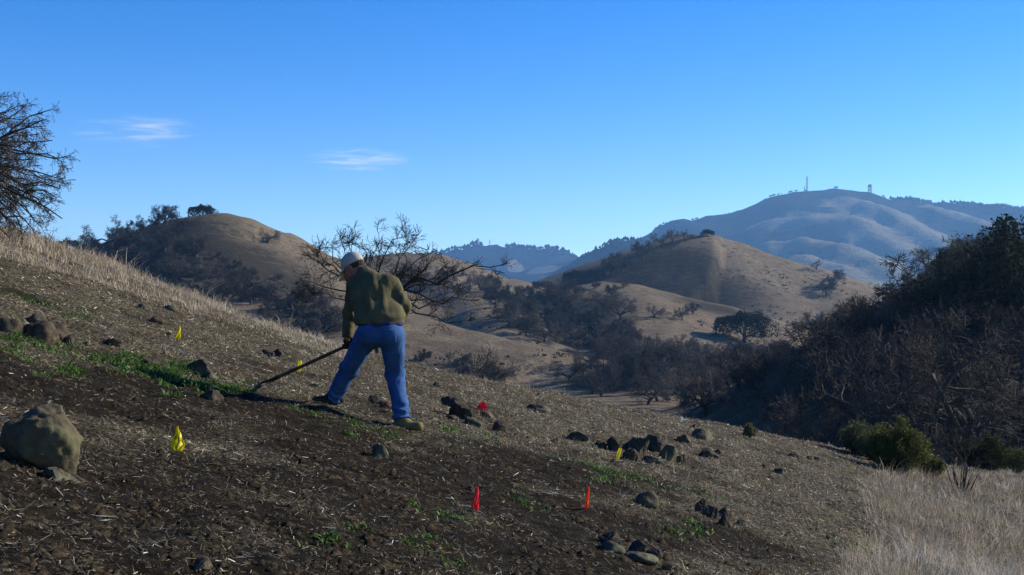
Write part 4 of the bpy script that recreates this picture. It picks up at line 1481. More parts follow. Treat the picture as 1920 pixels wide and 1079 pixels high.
# ------------------------------------------------------------------ the person (signed distance fields meshed with surface nets)
def surface_nets(fn, lo, hi, h):
    lo, hi = np.array(lo, float), np.array(hi, float)
    n = np.ceil((hi - lo) / h).astype(int) + 1
    ax = [lo[i] + h * np.arange(n[i]) for i in range(3)]
    G = np.stack(np.meshgrid(*ax, indexing='ij'), -1)
    Fv = fn(G.reshape(-1, 3)).reshape(n)
    S = Fv < 0
    nc = n - 1
    acc = np.zeros((*nc, 3))
    cnt = np.zeros(nc)
    for a in range(3):
        b, c = [k for k in range(3) if k != a]
        s0 = [slice(None)] * 3
        s1 = [slice(None)] * 3
        s0[a], s1[a] = slice(0, -1), slice(1, None)
        f0, f1 = Fv[tuple(s0)], Fv[tuple(s1)]
        cross = (f0 < 0) != (f1 < 0)
        t = np.where(cross, f0 / np.where(cross, f0 - f1, 1), 0)
        p = G[tuple(s0)].copy()
        p[..., a] += t * h
        for db in (0, 1):
            for dc in (0, 1):
                sl = [slice(None)] * 3
                sl[b] = slice(0, nc[b]) if db == 0 else slice(1, nc[b] + 1)
                sl[c] = slice(0, nc[c]) if dc == 0 else slice(1, nc[c] + 1)
                m = cross[tuple(sl)]
                acc += np.where(m[..., None], p[tuple(sl)], 0)
                cnt += m
    act = cnt > 0
    idx = np.full(nc, -1)
    idx[act] = np.arange(act.sum())
    V = acc[act] / cnt[act][:, None]
    quads = []
    for a in range(3):
        b, c = [(1, 2), (2, 0), (0, 1)][a]
        s0 = [slice(None)] * 3
        s1 = [slice(None)] * 3
        s0[a], s1[a] = slice(0, -1), slice(1, None)
        for k in (b, c):
            s0[k] = slice(1, n[k] - 1)
            s1[k] = slice(1, n[k] - 1)
        m0, m1 = S[tuple(s0)], S[tuple(s1)]
        for flip, m in ((False, m0 & ~m1), (True, ~m0 & m1)):
            q = np.argwhere(m)
            if not len(q):
                continue
            o = q.copy()
            o[:, b] += 1
            o[:, c] += 1

            def at(db, dc):
                w = o.copy()
                w[:, b] -= db
                w[:, c] -= dc
                return idx[w[:, 0], w[:, 1], w[:, 2]]
            Q = np.stack([at(1, 1), at(0, 1), at(0, 0), at(1, 0)], -1)
            quads.append(Q[:, ::-1] if flip else Q)
    return V, np.concatenate(quads)


def cap(p, a, b, ra, rb):
    a, b = np.asarray(a), np.asarray(b)
    d = b - a
    t = np.clip(((p - a) @ d) / (d @ d), 0, 1)
    return np.linalg.norm(p - a - t[:, None] * d, axis=1) - (ra + (rb - ra) * t)


def ell(p, c, ax, rad):
    q = (p - c) @ np.asarray(ax).T / np.asarray(rad)
    k = np.linalg.norm(q, axis=1)
    return (k - 1) * min(rad)


def ecap(p, a, b, lat, wa, wb, ratio):
    """capsule with an elliptic section: half width w along lat, w*ratio across"""
    a, b = np.asarray(a), np.asarray(b)
    d = b - a
    L = np.linalg.norm(d)
    ax = d / L
    lat = lat - (lat @ ax) * ax
    lat = lat / np.linalg.norm(lat)
    ap = np.cross(ax, lat)
    t = np.clip(((p - a) @ ax) / L, 0, 1)
    r_ = p - a - (t * L)[:, None] * ax
    w = wa + (wb - wa) * t
    x, y, z = r_ @ lat, r_ @ ap, r_ @ ax
    return (np.sqrt((x / w) ** 2 + (y / (w * ratio)) ** 2 + (z / (w * ratio)) ** 2) - 1) * w * ratio


def smin(a, b, k):
    h = np.clip(k - np.abs(a - b), 0, None) / k
    return np.minimum(a, b) - h * h * k * .25


D0 = 10.9


def J(u, v, dy=0.0):
    return P(u, v, D0 + dy)


pelvis = J(712, 620, .0)
hipR, kneeR, ankR = J(735, 632, .0), J(741, 704, .17), J(754, 784, .0)
hipL, kneeL, ankL = J(688, 632, .03), J(654, 692, .26), J(626, 745, .42)
waist, chest, neckb = J(712, 600, .03), J(700, 553, .20), J(687, 515, .30)
shL, shR = J(665, 535, .28), J(735, 533, .22)
elL, wrL = J(656, 590, .33), J(651, 634, .28)
elR, wrR = J(757, 574, .14), J(742, 612, .34)
haL, haR = J(643, 652, .27), J(727, 616, .40)
headc = J(662, 502, .40)
FWD = np.array([-.80, .28, -.50])
FWD /= np.linalg.norm(FWD)
UPV = np.array([-.35, .22, 1.0])
UPV = UPV - (UPV @ FWD) * FWD
UPV /= np.linalg.norm(UPV)
LATV = np.cross(UPV, FWD)             # the head's left
HAX = np.stack([FWD, LATV, UPV])
LAT = np.array([1, 0, .06])
gR, gL = ground(J(768, 804)[0], D0 - .05), ground(J(615, 752, .42)[0], D0 + .42)
BASE = np.array([J(695, 780)[0], D0 + .15, (gR + gL) / 2])


def hp(f, l, u):
    return headc + FWD * f + LATV * l + UPV * u


def sd_head(p):
    d = ell(p, hp(-.01, 0, .035), HAX, (.100, .078, .102))
    d = smin(d, ell(p, hp(.030, 0, -.055), HAX, (.066, .058, .075)), .05)
    d = smin(d, cap(p, hp(.095, 0, -.012), hp(.112, 0, -.042), .009, .014), .02)      # nose
    d = smin(d, cap(p, hp(.082, -.03, .018), hp(.082, .03, .018), .012, .012), .02)     # brow
    d = smin(d, ell(p, hp(.082, 0, -.108), HAX, (.02, .024, .02)), .02)                 # chin
    for s in (-1, 1):
        d = smin(d, ell(p, hp(-.005, s * .080, -.022), HAX, (.020, .010, .032)), .008)  # ears
        d = np.maximum(d, -(np.linalg.norm(p - hp(.100, s * .032, -.002), axis=1) - .014))  # eye sockets
        d = np.minimum(d, np.linalg.norm(p - hp(.082, s * .032, -.002), axis=1) - .0125)
    d = np.maximum(d, -cap(p, hp(.104, -.024, -.078), hp(.104, .024, -.078), .005, .005))  # mouth
    return d


def hand_sdf(p, wrist, hand, along, across, palm_n, r=1.0):
    """a hand closed round a handle: along = handle direction, across = from wrist to knuckles, palm_n = out of the palm"""
    d = ecap(p, wrist, hand, along, .030 * r, .040 * r, .55)
    if r > 1:
        d = smin(d, cap(p, wrist, wrist + (hand - wrist) * .5, .041, .034), .02)
    lens = (.030, .034, .032, .026)
    for i, L in enumerate(lens):
        o = hand + along * (i - 1.5) * .021 * r
        k1 = o + across * (.030 + L * .45) * r + palm_n * .012
        k2 = k1 + palm_n * .034 * r - across * .004
        k3 = k2 - across * (.026 + L * .2) * r + palm_n * .004
        d = smin(d, cap(p, o + across * .012, k1, .0115 * r, .0105 * r), .006)
        d = np.minimum(d, np.minimum(cap(p, k1, k2, .0105 * r, .0095 * r), cap(p, k2, k3, .0095 * r, .008 * r)))
    t0 = hand - along * .034 * r - across * .012
    t1 = t0 - along * .014 + palm_n * .030 * r + across * .010
    t2 = t1 + across * .030 * r + along * .016
    d = np.minimum(d, np.minimum(cap(p, t0, t1, .013 * r, .012 * r), cap(p, t1, t2, .012 * r, .009 * r)))
    return d


BL = hit(490, 724, 3, 40)                         # where the hoe blade meets the soil
BL[2] += .01
GRIP_L, GRIP_R = J(639, 655, .29), J(733, 611, .41)
HDIR = GRIP_R - BL
HDIR /= np.linalg.norm(HDIR)
GRIP_L = BL + HDIR * ((GRIP_L - BL) @ HDIR)
GRIP_R = BL + HDIR * ((GRIP_R - BL) @ HDIR)
acrL = GRIP_L - wrL
acrL -= (acrL @ HDIR) * HDIR
acrL /= np.linalg.norm(acrL)
acrR = GRIP_R - wrR
acrR -= (acrR @ HDIR) * HDIR
acrR /= np.linalg.norm(acrR)
pnL, pnR = np.cross(HDIR, acrL), np.cross(HDIR, acrR)
if pnL[1] < 0:
    pnL = -pnL
if pnR[1] > 0:
    pnR = -pnR
HCL, HCR = GRIP_L - acrL * .028 - pnL * .022, GRIP_R - acrR * .028 - pnR * .022


def sd_body(p):
    d = ecap(p, pelvis, waist, LAT, .15, .145, .66)
    d = smin(d, ecap(p, waist, chest, LAT, .14, .165, .66), .06)
    d = smin(d, ecap(p, chest, J(692, 535, .25), LAT, .165, .10, .55), .06)
    for h_, k_, a_ in ((hipR, kneeR, ankR), (hipL, kneeL, ankL)):
        d = smin(d, cap(p, h_, k_, .082, .056), .05)
        d = smin(d, cap(p, k_, a_, .054, .036), .03)
    for s_, e_, w_ in ((shL, elL, wrL), (shR, elR, wrR)):
        d = smin(d, cap(p, s_, e_, .052, .040), .05)
        d = smin(d, cap(p, e_, w_, .039, .027), .02)
    d = smin(d, cap(p, J(691, 532, .26), hp(-.035, 0, -.05), .052, .054), .03)
    d = smin(d, sd_head(p), .02)
    d = smin(d, hand_sdf(p, wrL, HCL, HDIR, acrL, pnL, .82), .01)
    d = smin(d, hand_sdf(p, wrR, HCR, HDIR, acrR, pnR, .82), .01)
    return d


def crease(a, b):
    """sharp valleys between soft swellings of cloth"""
    f = np.abs(perlin(a, b)) + .45 * np.abs(perlin(a * 2.1 + 7, b * 2.1))
    return .35 - np.clip(f * 1.6, 0, .8)


def sd_jacket(p):
    hem = J(713, 607, .0)
    d = ecap(p, hem, waist, LAT, .188, .190, .62)
    d = smin(d, ecap(p, waist, chest, LAT, .184, .196, .62), .10)
    d = smin(d, ecap(p, chest, J(691, 526, .28), LAT, .186, .125, .60), .10)
    d = smin(d, cap(p, shL, shR, .070, .070), .07)
    d = smin(d, cap(p, J(690, 521, .285), J(683, 512, .325), .074, .070), .03)          # collar
    # long folds that run from the shoulders to the hem, and blousing above the waistband
    rel = p - waist
    f1 = np.sin(rel[:, 0] * 46 + rel[:, 2] * 9 + 1.5 * np.sin(rel[:, 2] * 11)) * .010 * np.clip(1.25 - np.abs(rel[:, 2] - .2) * 2.2, 0, 1)
    f2 = np.sin(rel[:, 0] * 17 - rel[:, 2] * 9 + 2) * .004
    f3 = np.sin(rel[:, 2] * 70 + 3 * np.sin(rel[:, 0] * 12)) * .004 * np.exp(-(rel[:, 2] / .08) ** 2)
    d = d + .35 * f1 + .6 * f2 + f3 + .009 * crease(rel[:, 0] * 8.5 + rel[:, 2] * 2.2, rel[:, 2] * 2.6 - rel[:, 0] * .8 + 3.3)
    # end at the hem
    nrm_ = np.array([.02, -.10, -1.0])
    nrm_ /= np.linalg.norm(nrm_)
    d = np.maximum(d, (p - hem) @ nrm_ - .012)
    for s_, e_, w_, b_ in ((shL, elL, wrL, .052), (shR, elR, wrR, .05)):
        arm = smin(cap(p, s_, e_, .074, .062), cap(p, e_, w_, .062, b_ - .004), .03)
        al = (w_ - s_) / np.linalg.norm(w_ - s_)
        sa = (p - s_) @ al
        arm = arm + .010 * crease(sa * 11 + p[:, 0] * 5, p[:, 1] * 7 + p[:, 0] * 9)
        arm = arm + .006 * np.sin(8 * np.sin(p @ np.array([9., 5., 3.])) + (p - e_) @ np.array([10., 18., 34.])) * np.exp(-np.linalg.norm(p - e_, axis=1) ** 2 / .03)
        d = smin(d, arm, .014)
    # cuffs
    for e_, w_ in ((elL, wrL), (elR, wrR)):
        a_ = (w_ - e_) / np.linalg.norm(w_ - e_)
        near = np.linalg.norm(p - w_, axis=1) < .12
        d = np.where(near, np.maximum(d, (p - w_) @ a_ - .0), d)
    # open neck
    return d


def sd_jeans(p):
    d = ecap(p, J(713, 622, .0), J(713, 606, .01), LAT, .192, .178, .70)
    d = smin(d, ell(p, J(728, 626, -.06), np.eye(3), (.088, .085, .098)), .05)
    d = smin(d, ell(p, J(696, 626, -.05), np.eye(3), (.088, .085, .098)), .05)
    for i, (h_, k_, a_) in enumerate(((hipR, kneeR, ankR), (hipL, kneeL, ankL))):
        cuff = a_ + (a_ - k_) / np.linalg.norm(a_ - k_) * .015
        leg = smin(cap(p, h_, k_, .110, .080), cap(p, k_, cuff, .080, .072), .04)
        ax = (cuff - k_) / np.linalg.norm(cuff - k_)
        s = (p - k_) @ ax
        L = np.linalg.norm(cuff - k_)
        # stacked folds above the shoe, creases behind the knee and along the thigh
        w = np.exp(-((s - L + .05) / .075) ** 2)
        leg = leg + .012 * w * np.sin(s * 88 + 2.2 * np.sin(p[:, 0] * 22 + i * 2) + 1.5 * np.sin(p[:, 1] * 19))
        w2 = np.exp(-(s / .10) ** 2)
        leg = leg + .004 * w2 * np.sin(s * 52 + p[:, 0] * 34 + i)
        leg = leg + .003 * np.sin(p[:, 0] * 30 + p[:, 2] * 14 + 2 * np.sin(p[:, 2] * 9) + i) + (.008 + .009 * w2 + .006 * w) * crease(s * 9.5 + p[:, 0] * 5, p[:, 0] * 7 + p[:, 1] * 6 + s * 3 + i * 5)
        leg = np.where(s > L * .5, np.maximum(leg, s - L - .004), leg)
        d = smin(d, leg, .045)
    return np.maximum(d, (p - J(713, 600, 0)) @ np.array([0, 0, 1.0]))


def sd_cap(p):
    d = ell(p, hp(-.012, 0, .045), HAX, (.112, .089, .098))
    rel = p - hp(0, 0, 0)
    u_, f_, l_ = rel @ UPV, rel @ FWD, rel @ LATV
    d = np.maximum(d, -(u_ - (.012 + .10 * np.clip(f_, -.1, .1))))
    # peak
    rr = np.sqrt(((f_ - .085) / .118) ** 2 + (l_ / .086) ** 2) - 1
    peak = np.maximum(rr * .08, np.abs(u_ - (.030 - .42 * np.clip(f_ - .08, 0, 1) - 5.0 * l_ ** 2)) - .0055)
    d = np.minimum(d, np.maximum(peak, -(f_ - .06)))
    d = smin(d, np.linalg.norm(p - hp(-.012, 0, .155), axis=1) - .008, .006)            # button
    return d


def sd_hair(p):
    d = ell(p, hp(-.016, 0, .028), HAX, (.104, .083, .100))
    rel = p - headc
    u_, f_, l_ = rel @ UPV, rel @ FWD, rel @ LATV
    d = np.maximum(d, f_ - .012 - .3 * u_)
    d = np.maximum(d, -(u_ + .052))
    for s in (-1, 1):
        d = np.maximum(d, -(ell(p, hp(.0, s * .085, -.022), HAX, (.026, .03, .036))))
    return d + .0015 * np.sin(p @ np.array([300., 90., 40.]))


def boot(p, ank, toe, gz):
    d_ = toe - ank
    d_[2] = 0
    L = np.linalg.norm(d_)
    d_ = d_ / L
    sole = ank.copy()
    sole[2] = gz
    side = np.cross(d_, [0, 0, 1.0])
    a = sole - d_ * .06 + np.array([0, 0, .05])
    b = sole + d_ * .155 + np.array([0, 0, .042])
    d = ecap(p, a, b, side, .040, .047, .86)
    d = smin(d, cap(p, sole + d_ * .02 + np.array([0, 0, .07]), ank + np.array([0, 0, .03]), .052, .052), .05)
    return d, d_, side, sole


toeR, toeL = J(802, 806, -.06), J(590, 752, .40)


def sd_boots(p, which, sole_only=False):
    ank, toe, gz = ((ankR, toeR, gR) if which == 'R' else (ankL, toeL, gL))
    d, d_, side, sole = boot(p, ank, toe.copy(), gz)
    slope = (ground(ank[0] + .15 * d_[0], ank[1] + .15 * d_[1]) - ground(ank[0] - .05 * d_[0], ank[1] - .05 * d_[1])) / .2
    up_ = (p - sole) @ np.array([0, 0, 1.0]) - slope * ((p - sole) @ d_)
    rel = (p - sole) @ d_
    if sole_only:
        return np.maximum(d - .006, np.maximum(up_ - .026 - .006 * (rel < -.01), -up_ - .004))
    return np.maximum(d, -(up_ - .024))


def cloth_material(name, c0, c1, weave, bump=.3, warp=None):
    t = NT(name)
    n = t.noise(7.0, 6, .6)
    n2 = t.noise(weave, 3, .6)
    c = t.ramp(t.math('ADD', t.math('MULTIPLY', n, .65), t.math('MULTIPLY', n2, .35)), [(.3, c0), (.7, c1)])
    t.color(c)
    t.bump(t.math('ADD', n, t.math('MULTIPLY', n2, .4)), bump, .012)
    t.set(Roughness=.9, Specular_IOR_Level=.15, Sheen_Weight=.0)
    return t.m


M_SKIN = NT('skin')
M_SKIN.color(M_SKIN.ramp(M_SKIN.noise(18.0, 4), [(.3, (.30, .13, .085)), (.7, (.46, .22, .15))]))
M_SKIN.set(Roughness=.55, Subsurface_Weight=.1)
M_SKIN = M_SKIN.m
M_FLEECE = cloth_material('olive_fleece', (.078, .069, .032), (.15, .134, .066), 260.0)
M_DENIM = cloth_material('blue_denim', (.011, .050, .165), (.065, .165, .40), 300.0)
M_CAP = cloth_material('khaki_cap', (.40, .37, .32), (.58, .55, .49), 200.0)
M_GLOVE = cloth_material('dark_glove', (.014, .012, .010), (.035, .03, .024), 200.0)
M_BOOT = cloth_material('tan_leather', (.15, .115, .05), (.27, .215, .10), 60.0)
M_SHOE = cloth_material('dark_leather', (.016, .013, .011), (.04, .033, .026), 60.0)
M_SOLE = cloth_material('rubber_sole', (.03, .022, .018), (.07, .05, .04), 60.0)
M_SHIRT = cloth_material('purple_shirt', (.028, .022, .07), (.055, .045, .13), 200.0)
M_HAIR = cloth_material('brown_hair', (.03, .02, .014), (.075, .05, .034), 150.0)


def person_part(name, fn, lo, hi, h, mat, parent, relax=1):
    V, Q = surface_nets(fn, lo, hi, h)
    for _ in range(relax):
        acc = np.zeros_like(V)
        cnt = np.zeros(len(V))
        for a, b in ((0, 1), (1, 2), (2, 3), (3, 0)):
            np.add.at(acc, Q[:, a], V[Q[:, b]])
            np.add.at(cnt, Q[:, a], 1)
        V = V * .5 + .5 * acc / np.maximum(cnt, 1)[:, None]
    return link(name, mesh_np(name, V - BASE, Q, [mat], smooth=True), parent)


person = empty('person', BASE)
lo_, hi_ = J(590, 815, -.35), J(805, 470, .85)
body = person_part('body', sd_body, lo_, hi_, .0105, M_SKIN, person)
person_part('jacket', sd_jacket, J(618, 640, -.22), J(785, 495, .62), .0075, M_FLEECE, person)
person_part('jeans', sd_jeans, J(596, 800, -.22), J(782, 592, .55), .0078, M_DENIM, person)


def sd_pocket(p, c):
    q = np.abs(p - c)
    return np.maximum(np.maximum(sd_jeans(p) - .004, -(sd_jeans(p) + .01)), np.maximum(q[:, 0] - .058, np.maximum(q[:, 2] - .062, q[:, 1] - .16)))


jeans = [o for o in person.children if o.name.startswith('jeans')][0]
for c_ in (J(731, 631, -.10), J(695, 631, -.09)):
    person_part('pocket', lambda p, c_=c_: sd_pocket(p, c_), c_ - [.08, .18, .08], c_ + [.08, .18, .08], .0055, M_DENIM, jeans, 0)
person_part('cap', sd_cap, hp(0, 0, 0) - .26, hp(0, 0, 0) + .26, .0055, M_CAP, person, 0)
person_part('hair', sd_hair, headc - .16, headc + .16, .005, M_HAIR, person, 0)
person_part('glove', lambda p: hand_sdf(p, wrL - (HCL - wrL) * .3, HCL, HDIR, acrL, pnL, 1.08), HCL - .16, HCL + .16, .0045, M_GLOVE, person, 0)
person_part('glove', lambda p: hand_sdf(p, wrR - (HCR - wrR) * .3, HCR, HDIR, acrR, pnR, 1.08), HCR - .16, HCR + .16, .0045, M_GLOVE, person, 0)
bt = person_part('boot', lambda p: sd_boots(p, 'R'), np.minimum(ankR, toeR) - [.15, .15, .12], np.maximum(ankR, toeR) + [.15, .15, .16], .006, M_BOOT, person)
person_part('sole', lambda p: sd_boots(p, 'R', True), np.minimum(ankR, toeR) - [.15, .15, .14], np.maximum(ankR, toeR) + [.15, .15, .1], .006, M_SOLE, bt, 0)
bt = person_part('boot', lambda p: sd_boots(p, 'L'), np.minimum(ankL, toeL) - [.15, .15, .12], np.maximum(ankL, toeL) + [.15, .15, .16], .006, M_SHOE, person)
person_part('sole', lambda p: sd_boots(p, 'L', True), np.minimum(ankL, toeL) - [.15, .15, .14], np.maximum(ankL, toeL) + [.15, .15, .1], .006, M_SOLE, bt, 0)


def sd_shirt(p):
    d = ecap(p, J(714, 614, .0), J(714, 608, .0), LAT, .199, .196, .70)
    d = np.maximum(d, (p - J(713, 606, 0)) @ np.array([-.06, 0, 1.0]))
    return np.maximum(d, -((p - J(713, 613, 0)) @ np.array([-.06, 0, 1.0]))) + .003 * np.sin(p[:, 0] * 60)


person_part('shirt', sd_shirt, J(650, 640, -.3), J(780, 590, .3), .008, M_SHIRT, person, 0)
tag(person, 'person in olive jacket, blue jeans and pale cap bending to hoe the slope', 'person')

# hoe
M_WOOD = NT('worn_wood')
M_WOOD.color(M_WOOD.ramp(M_WOOD.noise(9.0, 5, .6), [(.3, (.05, .032, .02)), (.7, (.13, .088, .055))]))
M_WOOD = M_WOOD.m
M_IRON = NT('rusty_iron')
M_IRON.color(M_IRON.ramp(M_IRON.noise(30.0, 5, .6), [(.3, (.02, .018, .017)), (.7, (.06, .045, .035))])).set(Metallic=.4, Roughness=.7)
M_IRON = M_IRON.m
hoe = empty('hoe', BL)
top = GRIP_R + HDIR * .12
sock = HDIR * .10
v, f = tubes(np.array([[HDIR * .09, (top - BL) * .4, (top - BL) * .75, top - BL]]), np.array([[.0165, .016, .0155, .014]]), 10)
link('handle', mesh_np('hoe_handle', v, f, [M_WOOD], smooth=True), hoe)
v, f = tubes(np.array([[HDIR * .19, HDIR * .12, HDIR * .06 + [0, 0, .01], np.array([0, 0, .02])]]), np.array([[.021, .019, .013, .010]]), 8)
link('socket', mesh_np('hoe_socket', v, f, [M_IRON], smooth=True), hoe)
sd_ = np.cross(HDIR, [0, 0, 1.0])
sd_ /= np.linalg.norm(sd_)
bd_ = np.array([.25, 0, -1.0])
bd_ /= np.linalg.norm(bd_)
th = np.cross(sd_, bd_) * .003
o_ = np.array([0, 0, .025])
c4 = [o_ + sd_ * .055 - bd_ * .01, o_ - sd_ * .055 - bd_ * .01, o_ - sd_ * .075 + bd_ * .085, o_ + sd_ * .075 + bd_ * .085]
vv = np.array([c - th for c in c4] + [c + th for c in c4])
ff = np.array([(0, 1, 2, 3), (7, 6, 5, 4), (0, 4, 5, 1), (1, 5, 6, 2), (2, 6, 7, 3), (3, 7, 4, 0)])
link('blade', mesh_np('hoe_blade', vv, ff, [M_IRON]), hoe)
tag(hoe, 'long-handled hoe with dark wooden shaft held by the person', 'hoe')

# ------------------------------------------------------------------ masts, lookout and woods on the mountains
M_STEEL = NT('grey_steel').color((.18, .19, .2)).set(Metallic=.3, Roughness=.6).m


def skyline(u, d0, d1):
    t = (u - 960.0) / F
    yy = np.linspace(d0, d1, 400)
    g = H(t * yy, yy)
    i = int(np.argmax(g / yy))
    return np.array([t * yy[i], yy[i], g[i]])


def bars(segs, r, sides=4):
    v, f = tubes(np.array(segs, float), np.full((len(segs), 2), r), sides)
    return v, f


def lattice_mast(u, vtop, d0, d1, w, label, dish=False):
    p = skyline(u, d0, d1)
    h = (VH - vtop) / F * p[1] - p[2]
    e = empty('radio_mast', p)
    q = [np.array([math.cos(a), math.sin(a), 0]) * w * .5 for a in (0, 2.094, 4.189)]
    for k in q:
        v, f = bars([[k + [0, 0, -4], k * .55 + [0, 0, h]]], w * .13)
        link('leg', mesh_np('mast_leg', v, f, [M_STEEL]), e)
    n = 9
    seg = []
    for i in range(n):
        z0, z1 = h * i / n, h * (i + 1) / n
        for a, b in ((0, 1), (1, 2), (2, 0)):
            s0, s1 = 1 - .45 * i / n, 1 - .45 * (i + 1) / n
            seg.append([q[a] * s0 + [0, 0, z0], q[b] * s1 + [0, 0, z1]])
    v, f = bars(seg, w * .07)
    link('bracing', mesh_np('mast_bracing', v, f, [M_STEEL]), e)
    if dish:
        for zz in (.55, .75):
            v, f = tubes(np.array([[[w * .4, 0, h * zz], [w * .9, 0, h * zz]]]), np.array([[.1, w * .6]]), 10)
            link('dish', mesh_np('mast_dish', v, f, [M_STEEL]), e)
    tag(e, label, 'mast')


lattice_mast(1513, 331, 3450, 3700, 5.0, 'tall thin radio mast on the summit ridge of the blue mountain')
lattice_mast(1508, 349, 3450, 3700, 3.0, 'short mast just left of the tall radio mast on the blue mountain')
lattice_mast(895, 447, 4050, 4350, 6.0, 'thin mast on the jagged distant range behind the bare branches', True)
lattice_mast(918, 450, 4050, 4350, 4.0, 'second smaller mast on the highest point of the jagged distant range')

p = skyline(1631, 3450, 3700)
e = empty('lookout_tower', p)
h = (VH - 346) / F * p[1] - p[2]
w = 9.0
for sx in (-1, 1):
    for sy in (-1, 1):
        v, f = bars([[(sx * w * .42, sy * w * .42, -5), (sx * w * .36, sy * w * .36, h * .68)]], .9)
        link('leg', mesh_np('tower_leg', v, f, [M_STEEL]), e)
seg = []
for s in (-1, 1):
    seg += [[(-w * .4, s * w * .4, 0), (w * .38, s * w * .38, h * .6)], [(w * .4, s * w * .4, 0), (-w * .38, s * w * .38, h * .6)]]
v, f = bars(seg, .45)
link('bracing', mesh_np('tower_bracing', v, f, [M_STEEL]), e)
link('deck', box_mesh('tower_deck', -w * .62, w * .62, -w * .62, w * .62, h * .66, h * .72, [M_STEEL]), e)
link('cabin', box_mesh('tower_cabin', -w * .45, w * .45, -w * .45, w * .45, h * .725, h * .93, [M_STEEL]), e)
vr = np.array([(-w * .6, -w * .6, h * .935), (w * .6, -w * .6, h * .935), (w * .6, w * .6, h * .935), (-w * .6, w * .6, h * .935), (0, 0, h * 1.03)])
link('roof', mesh_np('tower_roof', vr, [np.array([(0, 1, 4), (1, 2, 4), (2, 3, 4), (3, 0, 4)]), np.array([(3, 2, 1, 0)])], [M_STEEL]), e)
tag(e, 'small lookout tower with flat cabin on legs on the mountain top', 'tower')

# far woods on the ridge lines, too small to tell apart
M_FOREST = leaf_material('far_forest', (.010, .014, .008), (.03, .036, .02))
r = np.random.default_rng(9)
cs, hs_ = [], []


def crest_trees(name, n, dens, hr, t0=0, t1=1):
    pts = RID[name][0]
    d = np.concatenate([[0], np.cumsum(np.linalg.norm(np.diff(pts, axis=0), axis=1))])
    s = d[-1] * r.uniform(t0, t1, n)
    x = np.interp(s, d, pts[:, 0]) + r.normal(size=n) * 22
    y = np.interp(s, d, pts[:, 1]) + r.normal(size=n) * 22
    k = fbm(x / 130., y / 130., 3) > dens
    cs.append(np.stack([x[k], y[k], H(x[k], y[k])], -1))
    hs_.append(r.uniform(*hr, k.sum()))


crest_trees('mountain', 1500, -.05, (5, 12), .38, .75)
crest_trees('mountain', 700, .1, (4, 8), 0, .4)
crest_trees('far_range', 900, -.1, (7, 15))
crest_trees('shoulder', 500, .0, (4, 9))
c = np.concatenate(cs)
hh = np.concatenate(hs_)
n = len(c)
m = 7
blobs_v, blobs_f = [], []
oc2 = np.array([(1, 0, 0), (.3, .95, 0), (-.8, .6, 0), (-.8, -.6, 0), (.3, -.95, 0), (0, 0, 1.0), (0, 0, -.6)])
of2 = np.array([(i, (i + 1) % 5, 5) for i in range(5)] + [((i + 1) % 5, i, 6) for i in range(5)])
v = c[:, None, :] + oc2[None] * (hh[:, None, None] * np.array([.5, .5, .62])) * r.uniform(.6, 1.3, (n, 7, 1)) + np.array([0, 0, 1.0])[None, None] * hh[:, None, None] * .45
f = (np.arange(n) * 7)[:, None, None] + of2[None]
tag(link('mountain_woods', mesh_np('mountain_woods', v.reshape(-1, 3), f.reshape(-1, 3), [M_FOREST])), 'distant woods along the mountain ridge lines', 'woods', kind='stuff')

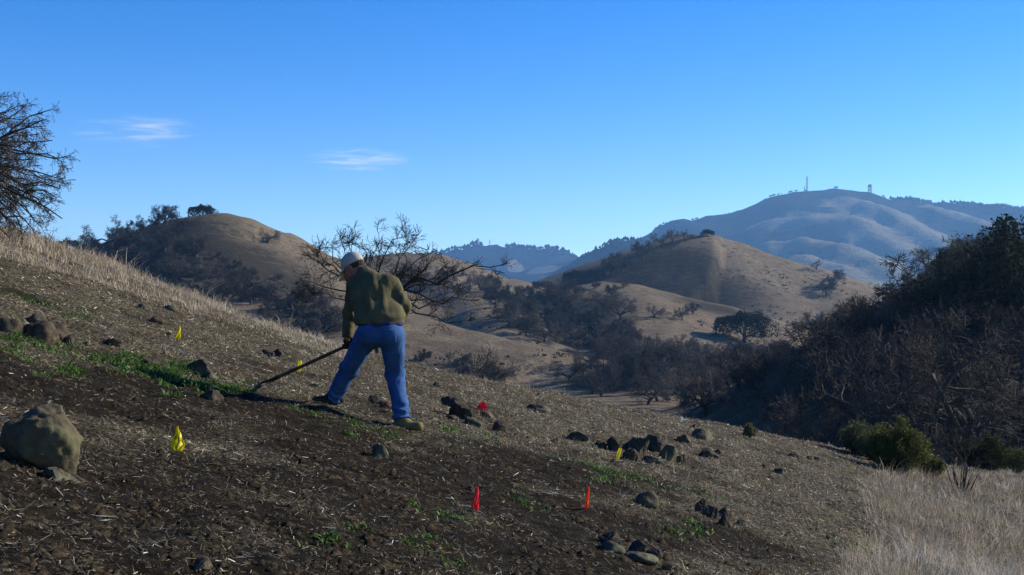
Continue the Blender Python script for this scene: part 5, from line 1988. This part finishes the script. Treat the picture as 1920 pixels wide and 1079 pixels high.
# ------------------------------------------------------------------ clouds
def cloud(u, v, D, wpx, hpx, deep, label, seed, dens, stretch):
    c = P(u, v, D)
    rx, rz = wpx / F * D * .5, hpx / F * D * .5
    t = bpy.data.materials.new('cirrus_%d' % seed)
    t.use_nodes = True
    nt = t.node_tree
    nt.nodes.clear()
    out = nt.nodes.new('ShaderNodeOutputMaterial')
    pvn = nt.nodes.new('ShaderNodeVolumePrincipled')
    pvn.inputs['Color'].default_value = (1, 1, 1, 1)
    pvn.inputs['Anisotropy'].default_value = .3
    tc = nt.nodes.new('ShaderNodeTexCoord')
    mp = nt.nodes.new('ShaderNodeMapping')
    mp.inputs['Location'].default_value = (seed * 3.1, seed * 1.7, seed * .9)
    mp.inputs['Rotation'].default_value = (0, math.radians(-4), 0)
    mp.inputs['Scale'].default_value = stretch
    ns = nt.nodes.new('ShaderNodeTexNoise')
    ns.inputs['Scale'].default_value = 1.0
    ns.inputs['Detail'].default_value = 8
    ns.inputs['Roughness'].default_value = .62
    ns.inputs['Distortion'].default_value = .8
    nt.links.new(tc.outputs['Object'], mp.inputs[0])
    nt.links.new(mp.outputs[0], ns.inputs['Vector'])
    ln = nt.nodes.new('ShaderNodeVectorMath')
    ln.operation = 'LENGTH'
    nt.links.new(tc.outputs['Object'], ln.inputs[0])
    fall = nt.nodes.new('ShaderNodeMapRange')
    fall.interpolation_type = 'SMOOTHSTEP'
    for k, val in (('From Min', 1.0), ('From Max', .15), ('To Min', 0.0), ('To Max', 1.0)):
        fall.inputs[k].default_value = val
    nt.links.new(ln.outputs['Value'], fall.inputs['Value'])
    mr = nt.nodes.new('ShaderNodeMapRange')
    mr.interpolation_type = 'SMOOTHSTEP'
    for k, val in (('From Min', .46), ('From Max', .78), ('To Min', 0.0), ('To Max', dens)):
        mr.inputs[k].default_value = val
    nt.links.new(ns.outputs['Fac'], mr.inputs['Value'])
    mu = nt.nodes.new('ShaderNodeMath')
    mu.operation = 'MULTIPLY'
    nt.links.new(mr.outputs[0], mu.inputs[0])
    nt.links.new(fall.outputs[0], mu.inputs[1])
    nt.links.new(mu.outputs[0], pvn.inputs['Density'])
    nt.links.new(pvn.outputs[0], out.inputs['Volume'])
    bm = bmesh.new()
    bmesh.ops.create_icosphere(bm, subdivisions=3, radius=1.0)
    me = bpy.data.meshes.new('cloud')
    bm.to_mesh(me)
    bm.free()
    me.materials.append(t)
    o = link('cloud', me, None, c, 0, (rx, deep, rz))
    tag(o, label, 'cloud')


cloud(255, 247, 9000, 300, 70, 300, 'broad faint wispy cloud in the sky above the left hill', 1, .008, (1.5, 1.0, 5.5))
cloud(668, 300, 9000, 230, 50, 260, 'small bright wispy cloud left of centre above the person', 2, .015, (1.4, 1.0, 4.8))

# ------------------------------------------------------------------ low scrub on the hills, too small to tell apart
r = np.random.default_rng(21)
th = np.radians(r.uniform(-26, 26, 9000))
rr_ = np.sqrt(r.uniform(150 ** 2, 760 ** 2, 9000))
x, y = rr_ * np.sin(th), rr_ * np.cos(th)
k = fbm(x / 55. + 4, y / 55., 4) > .16
x, y = x[k], y[k]
n = len(x)
hh = r.gamma(3, .28, n)
c = np.stack([x, y, H(x, y)], -1)
lf, sz = 14, .30
q = norm(r.normal(size=(n, lf, 3)))
q[..., 2] = np.abs(q[..., 2]) * .8
cc = (c[:, None, :] + q * hh[:, None, None] * r.uniform(.5, 1, (n, lf, 1))).reshape(-1, 3)
v, f = leaves(r, cc, 1, .05, sz)
tag(link('hill_scrub', mesh_np('hill_scrub', v, f, [M_LEAF_DARK])), 'low dark scrub dotted over the hills', 'scrub', kind='stuff')

# ------------------------------------------------------------------ haze: the air round the camera and the whole scene
hm = bpy.data.materials.new('haze_air')
hm.use_nodes = True
hm.node_tree.nodes.clear()
pv = hm.node_tree.nodes.new('ShaderNodeVolumePrincipled')
pv.inputs['Color'].default_value = (0.25, 0.55, 1.0, 1)
pv.inputs['Density'].default_value = 0.000105
pv.inputs['Anisotropy'].default_value = 0.3
ho = hm.node_tree.nodes.new('ShaderNodeOutputMaterial')
hm.node_tree.links.new(pv.outputs[0], ho.inputs['Volume'])
bpy.context.view_layer.update()
zs = [(o.matrix_world @ Vector(c)).z for o in SC.objects if o.type == 'MESH' and not o.name.startswith('cloud') for c in o.bound_box]
hz = link('haze', box_mesh('haze', -6500, 6500, -60, 6900, min(zs) - 1.0, max(zs) + 8.0, [hm]))
tag(hz, kind='stuff')
